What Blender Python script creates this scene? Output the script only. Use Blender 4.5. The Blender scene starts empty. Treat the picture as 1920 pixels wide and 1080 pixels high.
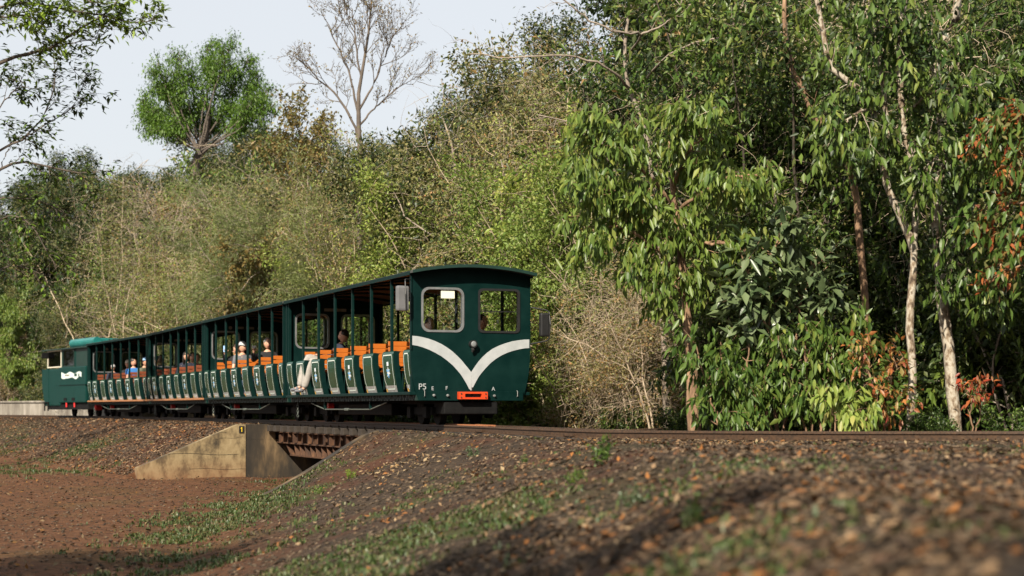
import bpy, bmesh, math, random
import numpy as np
from mathutils import Vector, Matrix, noise as mnoise
from mathutils.geometry import tessellate_polygon

random.seed(7)
S = bpy.context.scene
COL = S.collection
R = math.radians

# ------------------------------------------------------------------ camera, sky, sun, exposure
CAM_Z = 0.26          # camera height above the rail heads, metres
cam_d = bpy.data.cameras.new('camera')
cam = bpy.data.objects.new('camera', cam_d)
COL.objects.link(cam)
cam.location = (0, 0, CAM_Z)
cam.rotation_euler = (R(90), 0, 0)
cam_d.sensor_width = 36
cam_d.lens = 3300 / 1920 * 36
cam_d.shift_y = (766 - 540) / 1920
cam_d.clip_start = 0.05
cam_d.clip_end = 3000
cam_d.dof.use_dof = True
cam_d.dof.focus_distance = 29.5
cam_d.dof.aperture_fstop = 1.9
S.camera = cam

SUN_EL = R(36.5)
SUN_H = Vector((-0.36, -0.933)).normalized()      # horizontal direction towards the sun
w = bpy.data.worlds.new('World')
S.world = w
w.use_nodes = True
wt = w.node_tree
wt.nodes.clear()
wo = wt.nodes.new('ShaderNodeOutputWorld')
bg = wt.nodes.new('ShaderNodeBackground')
sky = wt.nodes.new('ShaderNodeTexSky')
sky.sky_type = 'NISHITA'
sky.sun_disc = False
sky.sun_elevation = SUN_EL
sky.sun_rotation = math.atan2(SUN_H.x, SUN_H.y)
sky.air_density = 1.0
sky.dust_density = 3.0
sky.ozone_density = 1.0
hs = wt.nodes.new('ShaderNodeMixRGB')             # thin even overcast veil over the blue
hs.inputs[0].default_value = 0.72
hs.inputs[2].default_value = (8.0, 8.15, 8.3, 1)
bg.inputs[1].default_value = 0.064
wt.links.new(sky.outputs[0], hs.inputs[1])
wt.links.new(hs.outputs[0], bg.inputs[0])
wt.links.new(bg.outputs[0], wo.inputs[0])

sl = bpy.data.lights.new('sun', 'SUN')
sl.energy = 5.0
sl.angle = R(0.53)
sl.color = (1.0, 0.90, 0.74)
sun = bpy.data.objects.new('sun', sl)
COL.objects.link(sun)
tosun = Vector((SUN_H.x * math.cos(SUN_EL), SUN_H.y * math.cos(SUN_EL), math.sin(SUN_EL)))
sun.rotation_euler = tosun.to_track_quat('Z', 'Y').to_euler()
sun.location = tosun * 60

S.view_settings.view_transform = 'Standard'
S.view_settings.look = 'None'
S.view_settings.exposure = 0.92
S.view_settings.gamma = 1.0
S.view_settings.use_curve_mapping = False
S.render.engine = 'CYCLES'
S.cycles.max_bounces = 6
S.cycles.transparent_max_bounces = 8

# ------------------------------------------------------------------ materials
MAT = {}


def newmat(name):
    m = bpy.data.materials.new(name)
    m.use_nodes = True
    nt = m.node_tree
    nt.nodes.clear()
    out = nt.nodes.new('ShaderNodeOutputMaterial')
    p = nt.nodes.new('ShaderNodeBsdfPrincipled')
    nt.links.new(p.outputs[0], out.inputs[0])
    MAT[name] = m
    return m, nt, p, out


def ramp(nt, stops, interp='LINEAR'):
    r = nt.nodes.new('ShaderNodeValToRGB')
    e = r.color_ramp.elements
    r.color_ramp.interpolation = interp
    while len(e) < len(stops):
        e.new(0.5)
    for i, (p, c) in enumerate(stops):
        e[i].position = p
        e[i].color = (*c, 1)
    return r


def noise(nt, scale, detail=4, rough=0.6, coord='Object', vec_scale=None):
    tc = nt.nodes.new('ShaderNodeTexCoord')
    n = nt.nodes.new('ShaderNodeTexNoise')
    n.inputs['Scale'].default_value = scale
    n.inputs['Detail'].default_value = detail
    n.inputs['Roughness'].default_value = rough
    if vec_scale:
        mp = nt.nodes.new('ShaderNodeMapping')
        mp.inputs['Scale'].default_value = vec_scale
        nt.links.new(tc.outputs[coord], mp.inputs[0])
        nt.links.new(mp.outputs[0], n.inputs[0])
    else:
        nt.links.new(tc.outputs[coord], n.inputs[0])
    return n


def bump(nt, p, src, strength, dist=0.01):
    b = nt.nodes.new('ShaderNodeBump')
    b.inputs['Strength'].default_value = strength
    b.inputs['Distance'].default_value = dist
    nt.links.new(src, b.inputs['Height'])
    nt.links.new(b.outputs[0], p.inputs['Normal'])


def mottled(name, stops, scale, rough=0.6, metal=0.0, bumpk=0.3, detail=5, vec_scale=None, spec=0.5, coat=0.0, bdist=0.01, rough_var=0.0):
    m, nt, p, out = newmat(name)
    n = noise(nt, scale, detail, vec_scale=vec_scale)
    r = ramp(nt, stops)
    nt.links.new(n.outputs[0], r.inputs[0])
    nt.links.new(r.outputs[0], p.inputs['Base Color'])
    p.inputs['Roughness'].default_value = rough
    p.inputs['Metallic'].default_value = metal
    p.inputs['Specular IOR Level'].default_value = spec
    p.inputs['Coat Weight'].default_value = coat
    p.inputs['Coat Roughness'].default_value = 0.12
    if rough_var:
        mr = nt.nodes.new('ShaderNodeMapRange')
        mr.inputs[1].default_value = 0.3
        mr.inputs[2].default_value = 0.7
        mr.inputs[3].default_value = max(0.02, rough - rough_var)
        mr.inputs[4].default_value = rough + rough_var
        nt.links.new(n.outputs[0], mr.inputs[0])
        nt.links.new(mr.outputs[0], p.inputs['Roughness'])
    if bumpk:
        bump(nt, p, n.outputs[0], bumpk, bdist)
    return m


def leafmat(name, cols, trans=0.3, rough=0.45, spec=0.35):
    m, nt, p, out = newmat(name)
    g = nt.nodes.new('ShaderNodeNewGeometry')
    oi = nt.nodes.new('ShaderNodeObjectInfo')
    r = ramp(nt, [(i / max(1, len(cols) - 1), c) for i, c in enumerate(cols)])
    nt.links.new(g.outputs['Random Per Island'], r.inputs[0])
    h = nt.nodes.new('ShaderNodeHueSaturation')
    mr = nt.nodes.new('ShaderNodeMapRange')
    mr.inputs[3].default_value = 0.75
    mr.inputs[4].default_value = 1.25
    nt.links.new(oi.outputs['Random'], mr.inputs[0])
    nt.links.new(mr.outputs[0], h.inputs['Value'])
    mr2 = nt.nodes.new('ShaderNodeMapRange')
    mr2.inputs[3].default_value = 0.515
    mr2.inputs[4].default_value = 0.485
    nt.links.new(oi.outputs['Random'], mr2.inputs[0])
    nt.links.new(mr2.outputs[0], h.inputs['Hue'])
    nt.links.new(r.outputs[0], h.inputs['Color'])
    nt.links.new(h.outputs[0], p.inputs['Base Color'])
    p.inputs['Roughness'].default_value = rough
    p.inputs['Specular IOR Level'].default_value = spec
    t = nt.nodes.new('ShaderNodeBsdfTranslucent')
    nt.links.new(h.outputs[0], t.inputs['Color'])
    mx = nt.nodes.new('ShaderNodeMixShader')
    mx.inputs[0].default_value = trans
    nt.links.new(p.outputs[0], mx.inputs[1])
    nt.links.new(t.outputs[0], mx.inputs[2])
    nt.links.new(mx.outputs[0], out.inputs[0])
    return m


mottled('green_paint', [(0.28, (0.0005, 0.0098, 0.0092)), (0.72, (0.0019, 0.0175, 0.0155))], 3.0, 0.5, bumpk=0.05, coat=0.0, spec=0.13, rough_var=0.08)
mottled('panel_green', [(0.3, (0.004, 0.040, 0.021)), (0.7, (0.006, 0.052, 0.028))], 2.0, 0.20, bumpk=0.03, coat=0.28, spec=0.35, rough_var=0.05)
mottled('dark_green', [(0.3, (0.003, 0.018, 0.014)), (0.7, (0.006, 0.030, 0.022))], 4.0, 0.5, bumpk=0.1)
mottled('loco_green', [(0.3, (0.0015, 0.026, 0.022)), (0.7, (0.0022, 0.034, 0.029))], 3.0, 0.45, bumpk=0.05, coat=0.0, spec=0.2)
mottled('tank_teal', [(0.3, (0.010, 0.12, 0.115)), (0.7, (0.016, 0.16, 0.15))], 3.0, 0.3, bumpk=0.05)
mottled('white_paint', [(0.3, (0.30, 0.32, 0.33)), (0.7, (0.39, 0.41, 0.42))], 5.0, 0.5, bumpk=0.05)
mottled('orange_wood', [(0.3, (0.27, 0.066, 0.009)), (0.55, (0.39, 0.108, 0.014)), (0.8, (0.46, 0.145, 0.024))], 6.0, 0.35, bumpk=0.15, vec_scale=(0.6, 8, 8), coat=0.3)
mottled('brown_wood', [(0.3, (0.10, 0.035, 0.016)), (0.7, (0.17, 0.062, 0.028))], 5.0, 0.5, bumpk=0.2, vec_scale=(8, 0.5, 8))
mottled('ledge_wood', [(0.3, (0.22, 0.09, 0.035)), (0.7, (0.36, 0.16, 0.065))], 4.0, 0.6, bumpk=0.2, vec_scale=(8, 1, 8))
mottled('underframe', [(0.3, (0.003, 0.003, 0.0035)), (0.7, (0.009, 0.009, 0.009))], 9.0, 0.7, bumpk=0.4, spec=0.15)
mottled('black_rubber', [(0.3, (0.010, 0.010, 0.011)), (0.7, (0.016, 0.016, 0.017))], 9.0, 0.45, bumpk=0.05)
mottled('mirror_back', [(0.3, (0.09, 0.09, 0.095)), (0.7, (0.13, 0.13, 0.135))], 5.0, 0.3, bumpk=0.05)
mottled('grey_steel', [(0.3, (0.22, 0.23, 0.24)), (0.7, (0.34, 0.35, 0.36))], 8.0, 0.35, metal=0.6, bumpk=0.05)
mottled('worn_steel', [(0.3, (0.20, 0.20, 0.20)), (0.7, (0.38, 0.38, 0.37))], 14.0, 0.45, metal=0.3, bumpk=0.2)
mottled('roof_metal', [(0.3, (0.012, 0.020, 0.018)), (0.5, (0.025, 0.032, 0.028)), (0.75, (0.07, 0.07, 0.06))], 4.0, 0.55, bumpk=0.2)
mottled('orange_paint', [(0.3, (0.46, 0.042, 0.010)), (0.7, (0.56, 0.062, 0.015))], 12.0, 0.4, bumpk=0.05)
mottled('red_paint', [(0.3, (0.45, 0.02, 0.02)), (0.7, (0.55, 0.03, 0.03))], 12.0, 0.4, bumpk=0.05)
mottled('rust', [(0.3, (0.025, 0.011, 0.006)), (0.55, (0.07, 0.030, 0.013)), (0.75, (0.17, 0.080, 0.032))], 10.0, 0.75, bumpk=0.5, vec_scale=(1, 1, 0.4))
mottled('rail_rust', [(0.3, (0.020, 0.012, 0.007)), (0.7, (0.075, 0.038, 0.017))], 30.0, 0.6, bumpk=0.4)
mottled('guard_rust', [(0.3, (0.20, 0.07, 0.025)), (0.7, (0.34, 0.14, 0.06))], 20.0, 0.7, bumpk=0.4)
mottled('rail_head', [(0.3, (0.16, 0.15, 0.15)), (0.7, (0.26, 0.25, 0.25))], 20.0, 0.32, metal=0.8, bumpk=0.05)
mottled('sleeper', [(0.3, (0.012, 0.009, 0.007)), (0.7, (0.04, 0.03, 0.022))], 9.0, 0.8, bumpk=0.6)
mottled('paper', [(0.3, (0.62, 0.63, 0.52)), (0.7, (0.68, 0.69, 0.58))], 3.0, 0.8, bumpk=0)
mottled('stone_dark', [(0.3, (0.035, 0.028, 0.024)), (0.7, (0.11, 0.085, 0.07))], 7.0, 0.9, bumpk=0.5)
mottled('bark_pale', [(0.36, (0.05, 0.032, 0.02)), (0.46, (0.20, 0.15, 0.10)), (0.56, (0.38, 0.345, 0.28)), (0.68, (0.10, 0.065, 0.04))], 8.0, 0.9, bumpk=0.6, vec_scale=(1.4, 1.4, 0.8), bdist=0.02)
mottled('bark_brown', [(0.3, (0.06, 0.035, 0.02)), (0.5, (0.20, 0.12, 0.07)), (0.7, (0.34, 0.22, 0.13))], 9.0, 0.9, bumpk=0.7, vec_scale=(1.5, 1.5, 0.4), bdist=0.02)
mottled('bark_dark', [(0.3, (0.03, 0.024, 0.018)), (0.7, (0.11, 0.085, 0.065))], 8.0, 0.9, bumpk=0.6, vec_scale=(1, 1, 0.3), bdist=0.02)
mottled('twig_tan', [(0.3, (0.28, 0.21, 0.145)), (0.7, (0.50, 0.41, 0.30))], 3.0, 0.9, bumpk=0)
mottled('twig_grey', [(0.3, (0.14, 0.11, 0.085)), (0.7, (0.32, 0.27, 0.22))], 3.0, 0.9, bumpk=0)
mottled('twig_dark', [(0.3, (0.05, 0.04, 0.033)), (0.7, (0.13, 0.105, 0.085))], 3.0, 0.9, bumpk=0)
mottled('skin', [(0.3, (0.48, 0.26, 0.17)), (0.7, (0.56, 0.32, 0.22))], 6.0, 0.5, bumpk=0)
mottled('hair_dark', [(0.3, (0.010, 0.007, 0.005)), (0.7, (0.025, 0.017, 0.012))], 30.0, 0.45, bumpk=0.3)
mottled('hair_blond', [(0.3, (0.22, 0.13, 0.055)), (0.7, (0.36, 0.24, 0.12))], 30.0, 0.45, bumpk=0.3)
mottled('hair_grey', [(0.3, (0.11, 0.10, 0.09)), (0.7, (0.20, 0.19, 0.18))], 30.0, 0.5, bumpk=0.3)
for nm, c in dict(navy=(0.010, 0.014, 0.030), black_cloth=(0.008, 0.008, 0.010), grey_cloth=(0.12, 0.125, 0.14), blue_cloth=(0.03, 0.16, 0.45),
                  olive_cloth=(0.10, 0.11, 0.075), khaki=(0.27, 0.255, 0.235), jeans=(0.03, 0.055, 0.12), white_cloth=(0.46, 0.46, 0.47),
                  teal_cloth=(0.02, 0.30, 0.25), cream=(0.52, 0.48, 0.38), lightblue=(0.25, 0.42, 0.65), tan_leg=(0.45, 0.25, 0.14)).items():
    mottled(nm, [(0.3, tuple(v * 0.85 for v in c)), (0.7, tuple(min(1, v * 1.15) for v in c))], 25.0, 0.85, bumpk=0.2)
for nm, c in dict(eye_dark=(0.01, 0.008, 0.006), lip=(0.32, 0.10, 0.085), decal_white=(0.62, 0.68, 0.72), decal_blue=(0.09, 0.38, 0.72), sign_black=(0.012, 0.011, 0.010),
                  sign_yellow=(0.75, 0.52, 0.02), lens_white=(0.16, 0.17, 0.175), bench_brown=(0.16, 0.040, 0.014), rod_grey=(0.085, 0.10, 0.09), outline=(0.55, 0.62, 0.58), scuff_yellow=(0.50, 0.30, 0.07)).items():
    mottled(nm, [(0.3, tuple(v * 0.9 for v in c)), (0.7, tuple(min(1, v * 1.1) for v in c))], 8.0, 0.45, bumpk=0)

m, nt, p, out = newmat('glass')
gl = nt.nodes.new('ShaderNodeBsdfGlossy')
gl.inputs['Roughness'].default_value = 0.02
tr = nt.nodes.new('ShaderNodeBsdfTransparent')
tr.inputs[0].default_value = (0.86, 0.9, 0.88, 1)
fr = nt.nodes.new('ShaderNodeFresnel')
fr.inputs[0].default_value = 1.45
mx = nt.nodes.new('ShaderNodeMixShader')
nt.links.new(fr.outputs[0], mx.inputs[0])
nt.links.new(tr.outputs[0], mx.inputs[1])
nt.links.new(gl.outputs[0], mx.inputs[2])
nt.links.new(mx.outputs[0], out.inputs[0])

# concrete with water stains, board joints, red splash at the foot
m, nt, p, out = newmat('concrete')
n1 = noise(nt, 2.0, 7, 0.68, vec_scale=(1, 1, 0.55))
r1 = ramp(nt, [(0.36, (0.022, 0.016, 0.009)), (0.45, (0.095, 0.068, 0.034)), (0.53, (0.20, 0.148, 0.076)), (0.68, (0.29, 0.23, 0.13))])
nt.links.new(n1.outputs[0], r1.inputs[0])
tc = nt.nodes.new('ShaderNodeTexCoord')
sx = nt.nodes.new('ShaderNodeSeparateXYZ')
nt.links.new(tc.outputs['Object'], sx.inputs[0])
mr = nt.nodes.new('ShaderNodeMapRange')
mr.inputs[1].default_value = -1.25
mr.inputs[2].default_value = -0.75
mr.inputs[3].default_value = 0.85
mr.inputs[4].default_value = 0.0
nt.links.new(sx.outputs[2], mr.inputs[0])
n2 = noise(nt, 5, 4)
mu = nt.nodes.new('ShaderNodeMath')
mu.operation = 'MULTIPLY'
nt.links.new(mr.outputs[0], mu.inputs[0])
nt.links.new(n2.outputs[0], mu.inputs[1])
mx = nt.nodes.new('ShaderNodeMixRGB')
mx.inputs[2].default_value = (0.17, 0.065, 0.025, 1)
nt.links.new(mu.outputs[0], mx.inputs[0])
nt.links.new(r1.outputs[0], mx.inputs[1])
nt.links.new(mx.outputs[0], p.inputs['Base Color'])
p.inputs['Roughness'].default_value = 0.85
n3 = noise(nt, 30, 5)
bump(nt, p, n3.outputs[0], 0.35, 0.01)
mottled('concrete_stain_shade', [(0.36, (0.008, 0.006, 0.004)), (0.5, (0.024, 0.017, 0.010)), (0.58, (0.060, 0.040, 0.020)), (0.70, (0.15, 0.10, 0.05))], 2.6, 0.85, bumpk=0.3, vec_scale=(1, 1, 0.3))  # dark stains, deepened further to paint in the deck's shade
mottled('concrete_grey', [(0.32, (0.10, 0.085, 0.07)), (0.5, (0.20, 0.18, 0.15)), (0.7, (0.34, 0.31, 0.27))], 2.0, 0.85, bumpk=0.3, vec_scale=(1, 1, 0.25))

# ground: one material, blended by what the soil is (attribute painted from the terrain's own zones)
m, nt, p, out = newmat('soil')
at = nt.nodes.new('ShaderNodeAttribute')
at.attribute_name = 'path'
na = noise(nt, 11, 8, 0.7)
ra = ramp(nt, [(0.34, (0.014, 0.010, 0.007)), (0.5, (0.042, 0.028, 0.018)), (0.62, (0.085, 0.057, 0.036)), (0.75, (0.15, 0.105, 0.068))])
nt.links.new(na.outputs[0], ra.inputs[0])
nr = noise(nt, 0.55, 4, 0.6)
rr = ramp(nt, [(0.46, (0, 0, 0)), (0.64, (1, 1, 1))])
nt.links.new(nr.outputs[0], rr.inputs[0])
red = nt.nodes.new('ShaderNodeMixRGB')
red.inputs[2].default_value = (0.075, 0.027, 0.013, 1)
mfac = nt.nodes.new('ShaderNodeMath')
mfac.operation = 'MULTIPLY'
mfac.inputs[1].default_value = 0.75
nt.links.new(rr.outputs[0], mfac.inputs[0])
nt.links.new(mfac.outputs[0], red.inputs[0])
nt.links.new(ra.outputs[0], red.inputs[1])
nb = noise(nt, 7, 9, 0.72)
rb = ramp(nt, [(0.30, (0.024, 0.010, 0.005)), (0.44, (0.075, 0.032, 0.014)), (0.58, (0.13, 0.058, 0.025)), (0.75, (0.19, 0.095, 0.045))])
nt.links.new(nb.outputs[0], rb.inputs[0])
mx = nt.nodes.new('ShaderNodeMixRGB')
nt.links.new(at.outputs['Fac'], mx.inputs[0])
nt.links.new(red.outputs[0], mx.inputs[1])
nt.links.new(rb.outputs[0], mx.inputs[2])
at2 = nt.nodes.new('ShaderNodeAttribute')
at2.attribute_name = 'moss'
nm_ = noise(nt, 18, 6, 0.7)
mm = nt.nodes.new('ShaderNodeMath')
mm.operation = 'MULTIPLY'
nt.links.new(at2.outputs['Fac'], mm.inputs[0])
nt.links.new(nm_.outputs[0], mm.inputs[1])
mx2 = nt.nodes.new('ShaderNodeMixRGB')
mx2.inputs[2].default_value = (0.045, 0.072, 0.016, 1)
nt.links.new(mm.outputs[0], mx2.inputs[0])
nt.links.new(mx.outputs[0], mx2.inputs[1])
nt.links.new(mx2.outputs[0], p.inputs['Base Color'])
p.inputs['Roughness'].default_value = 0.95
p.inputs['Specular IOR Level'].default_value = 0.2
nbm = noise(nt, 24, 8, 0.75)
bump(nt, p, nbm.outputs[0], 0.8, 0.05)

leafmat('leaf_dark', [(0.014, 0.028, 0.009), (0.028, 0.05, 0.013), (0.048, 0.074, 0.018), (0.02, 0.04, 0.011), (0.075, 0.095, 0.024)], 0.25)
leafmat('leaf_hang', [(0.04, 0.08, 0.014), (0.075, 0.13, 0.022), (0.115, 0.175, 0.034), (0.055, 0.105, 0.018), (0.165, 0.2, 0.042)], 0.30, rough=0.4)
leafmat('leaf_broad', [(0.045, 0.075, 0.032), (0.075, 0.11, 0.048), (0.11, 0.15, 0.068), (0.06, 0.09, 0.038)], 0.2, rough=0.35, spec=0.5)
leafmat('leaf_bright', [(0.065, 0.12, 0.012), (0.115, 0.2, 0.021), (0.17, 0.265, 0.032), (0.085, 0.16, 0.016)], 0.34)
leafmat('leaf_lime', [(0.1207, 0.184, 0.0299), (0.184, 0.253, 0.046), (0.253, 0.3105, 0.069), (0.138, 0.207, 0.0368), (0.299, 0.299, 0.0862)], 0.36)
leafmat('leaf_olive', [(0.0915, 0.1037, 0.0342), (0.1525, 0.1586, 0.0525), (0.2196, 0.2074, 0.0756), (0.1098, 0.122, 0.039), (0.2684, 0.2196, 0.0915)], 0.33)
leafmat('leaf_feather', [(0.132, 0.168, 0.054), (0.186, 0.222, 0.0744), (0.228, 0.258, 0.096), (0.144, 0.18, 0.0576)], 0.38)
leafmat('leaf_brown', [(0.168, 0.12, 0.0456), (0.264, 0.168, 0.0624), (0.132, 0.132, 0.042), (0.312, 0.186, 0.066), (0.102, 0.108, 0.036)], 0.33)
leafmat('leaf_red', [(0.22, 0.035, 0.02), (0.32, 0.07, 0.025), (0.4, 0.14, 0.04), (0.18, 0.04, 0.022), (0.16, 0.13, 0.035)], 0.3)
leafmat('leaf_orange', [(0.32, 0.11, 0.03), (0.38, 0.16, 0.045), (0.22, 0.06, 0.025), (0.2, 0.17, 0.05), (0.33, 0.2, 0.07)], 0.3)
leafmat('leaf_dry', [(0.22, 0.125, 0.06), (0.32, 0.19, 0.10), (0.15, 0.08, 0.04), (0.40, 0.26, 0.15), (0.30, 0.13, 0.045)], 0.15, rough=0.7)
leafmat('leaf_litter', [(0.038, 0.024, 0.015), (0.07, 0.043, 0.026), (0.14, 0.085, 0.048), (0.23, 0.145, 0.082), (0.048, 0.03, 0.019), (0.1, 0.058, 0.034), (0.26, 0.1, 0.028), (0.06, 0.037, 0.023), (0.32, 0.22, 0.13)], 0.08, rough=0.8, spec=0.2)
leafmat('sunlit_pale_litter', [(0.16, 0.10, 0.06), (0.26, 0.17, 0.10), (0.36, 0.25, 0.155), (0.22, 0.13, 0.07), (0.30, 0.14, 0.05)], 0.08, rough=0.8, spec=0.2)  # lighter leaf copy, brightens the sunlit bank top by colour
leafmat('grass_blade', [(0.026, 0.05, 0.012), (0.042, 0.074, 0.018), (0.07, 0.092, 0.028), (0.12, 0.105, 0.045)], 0.25)
leafmat('gravel', [(0.021, 0.015, 0.011), (0.042, 0.03, 0.022), (0.08, 0.056, 0.04), (0.15, 0.105, 0.075), (0.03, 0.022, 0.017)], 0.0, rough=0.9, spec=0.15)


# ------------------------------------------------------------------ helpers
def tag(o, label=None, cat=None, group=None, kind=None):
    if label:
        o['label'] = label
    if cat:
        o['category'] = cat
    if group:
        o['group'] = group
    if kind:
        o['kind'] = kind
    return o


def link(name, mesh, parent=None, loc=(0, 0, 0), rot=(0, 0, 0), scale=None):
    o = bpy.data.objects.new(name, mesh)
    COL.objects.link(o)
    o.location = loc
    o.rotation_euler = rot
    if scale is not None:
        o.scale = scale if hasattr(scale, '__len__') else (scale,) * 3
    if parent:
        o.parent = parent
    return o


def empty(name, loc=(0, 0, 0), rz=0.0, label=None, cat=None, group=None, scale=None):
    o = bpy.data.objects.new(name, None)
    o.empty_display_size = 0.2
    COL.objects.link(o)
    o.location = loc
    o.rotation_euler = (0, 0, rz)
    if scale is not None:
        o.scale = scale if hasattr(scale, '__len__') else (scale,) * 3
    return tag(o, label, cat, group)


def copy_tree(src, parent=None):
    c = src.copy()
    COL.objects.link(c)
    if parent:
        c.parent = parent
    for ch in src.children:
        copy_tree(ch, c)
    return c


class MB:
    """Collects polygons, then becomes one mesh."""

    def __init__(self):
        self.v, self.f, self.mi, self.mats = [], [], [], []

    def mat(self, name):
        if name not in self.mats:
            self.mats.append(name)
        return self.mats.index(name)

    def add(self, vs, fs, mat):
        k = len(self.v)
        i = self.mat(mat)
        self.v += [tuple(v) for v in vs]
        self.f += [tuple(a + k for a in f) for f in fs]
        self.mi += [i] * len(fs)
        return self

    def box(self, c, s, mat, rot=None, bev=0.0):
        hx, hy, hz = s[0] / 2, s[1] / 2, s[2] / 2
        if bev <= 0:
            vs = [Vector((x, y, z)) for x in (-hx, hx) for y in (-hy, hy) for z in (-hz, hz)]
            fs = [(0, 1, 3, 2), (4, 6, 7, 5), (0, 4, 5, 1), (2, 3, 7, 6), (0, 2, 6, 4), (1, 5, 7, 3)]
        else:
            bm = bmesh.new()
            bmesh.ops.create_cube(bm, size=1)
            for v in bm.verts:
                v.co = Vector((v.co.x * s[0], v.co.y * s[1], v.co.z * s[2]))
            bmesh.ops.bevel(bm, geom=bm.edges[:], offset=bev, segments=2, affect='EDGES', profile=0.6)
            bm.verts.index_update()
            vs = [v.co.copy() for v in bm.verts]
            fs = [[v.index for v in f.verts] for f in bm.faces]
            bm.free()
        if rot is not None:
            vs = [rot @ v for v in vs]
        c = Vector(c)
        return self.add([v + c for v in vs], fs, mat)

    def tube(self, pts, rad, mat, n=8, cap=True, up=None):
        pts = [Vector(p) for p in pts]
        if not hasattr(rad, '__len__'):
            rad = [rad] * len(pts)
        vs, fs = [], []
        prev = None
        for i, p in enumerate(pts):
            a = pts[max(0, i - 1)]
            b = pts[min(len(pts) - 1, i + 1)]
            d = (b - a).normalized()
            if prev is None:
                u = d.orthogonal().normalized()
            else:
                u = (prev - d * prev.dot(d))
                u = u.normalized() if u.length > 1e-5 else d.orthogonal().normalized()
            prev = u
            w_ = d.cross(u)
            for k in range(n):
                t = 2 * math.pi * k / n
                vs.append(p + (u * math.cos(t) + w_ * math.sin(t)) * rad[i])
        for i in range(len(pts) - 1):
            for k in range(n):
                k2 = (k + 1) % n
                fs.append((i * n + k, i * n + k2, (i + 1) * n + k2, (i + 1) * n + k))
        if cap:
            fs.append(tuple(range(n - 1, -1, -1)))
            fs.append(tuple((len(pts) - 1) * n + k for k in range(n)))
        return self.add(vs, fs, mat)

    def cyl(self, a, b, r, mat, n=16):
        return self.tube([a, b], r, mat, n)

    def ellipsoid(self, c, r, mat, nu=10, nv=7, rot=None, zmin=-1.0):
        vs, fs = [], []
        c = Vector(c)
        for j in range(nv + 1):
            th = math.pi * j / nv
            z = max(zmin, math.cos(th))
            rr_ = math.sin(th) if z > zmin else math.sqrt(max(0, 1 - zmin * zmin)) * (math.sin(th) / max(1e-6, math.sqrt(1 - zmin * zmin)))
            for i in range(nu):
                ph = 2 * math.pi * i / nu
                v = Vector((r[0] * rr_ * math.cos(ph), r[1] * rr_ * math.sin(ph), r[2] * z))
                vs.append((rot @ v if rot is not None else v) + c)
        for j in range(nv):
            for i in range(nu):
                i2 = (i + 1) % nu
                fs.append((j * nu + i, (j + 1) * nu + i, (j + 1) * nu + i2, j * nu + i2))
        return self.add(vs, fs, mat)

    def plate(self, outer, holes, to3d, thick, mat, back=None):
        """polygon with holes in 2-D, extruded by thick along the third coordinate of to3d(u, v, w)"""
        loops = [outer] + list(holes)
        flat = [q for l in loops for q in l]
        tris = tessellate_polygon([[Vector((q[0], q[1], 0)) for q in l] for l in loops])
        n = len(flat)
        vs = [to3d(q[0], q[1], 0) for q in flat] + [to3d(q[0], q[1], thick) for q in flat]
        fs = [tuple(t) for t in tris] + [tuple(n + a for a in reversed(t)) for t in tris]
        k = 0
        for l in loops:
            m_ = len(l)
            for i in range(m_):
                j = (i + 1) % m_
                fs.append((k + i, k + j, n + k + j, n + k + i))
            k += m_
        return self.add(vs, fs, mat)

    def mesh(self, name, smooth=False):
        me = bpy.data.meshes.new(name)
        me.from_pydata(self.v, [], self.f)
        for n_ in self.mats:
            me.materials.append(MAT[n_])
        me.polygons.foreach_set('material_index', self.mi)
        if smooth:
            me.polygons.foreach_set('use_smooth', [True] * len(self.f))
        me.update()
        bm = bmesh.new()
        bm.from_mesh(me)
        bmesh.ops.recalc_face_normals(bm, faces=bm.faces[:])
        bm.to_mesh(me)
        bm.free()
        return me

    def obj(self, name, parent=None, smooth=False, **k):
        return link(name, self.mesh(name, smooth), parent, **k)


def npmesh(name, V, F, mats, mi=None, smooth=False):
    """mesh from numpy arrays; F is (n,3) or (n,4)"""
    V = np.asarray(V, np.float32)
    F = np.asarray(F, np.int32)
    me = bpy.data.meshes.new(name)
    me.vertices.add(len(V))
    me.vertices.foreach_set('co', V.ravel())
    n, k = F.shape
    me.loops.add(n * k)
    me.loops.foreach_set('vertex_index', F.ravel())
    me.polygons.add(n)
    me.polygons.foreach_set('loop_start', np.arange(0, n * k, k, dtype=np.int32))
    for m_ in mats:
        me.materials.append(MAT[m_])
    if mi is not None:
        me.polygons.foreach_set('material_index', np.asarray(mi, np.int32))
    if smooth:
        me.polygons.foreach_set('use_smooth', np.ones(n, bool))
    me.update(calc_edges=True)
    me.validate()
    return me


def rrect(x0, x1, z0, z1, r, n=5):
    pts = []
    for cx, cz, a0 in ((x1 - r, z1 - r, 0), (x0 + r, z1 - r, 90), (x0 + r, z0 + r, 180), (x1 - r, z0 + r, 270)):
        for i in range(n + 1):
            a = R(a0 + 90 * i / n)
            pts.append((cx + r * math.cos(a), cz + r * math.sin(a)))
    return pts


def text_mesh(txt, size, mat, depth=0.002):
    cu = bpy.data.curves.new('text', 'FONT')
    cu.body = txt
    cu.size = size
    cu.extrude = depth
    cu.align_x = 'CENTER'
    o = bpy.data.objects.new('text', cu)
    COL.objects.link(o)
    dg = bpy.context.evaluated_depsgraph_get()
    me = bpy.data.meshes.new_from_object(o.evaluated_get(dg))
    bpy.data.objects.remove(o)
    bpy.data.curves.remove(cu)
    me.materials.clear()
    me.materials.append(MAT[mat])
    return me


# value noise for the terrain (vectorised)
_rs = np.random.RandomState(3)
_tab = _rs.rand(256, 256)


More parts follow.
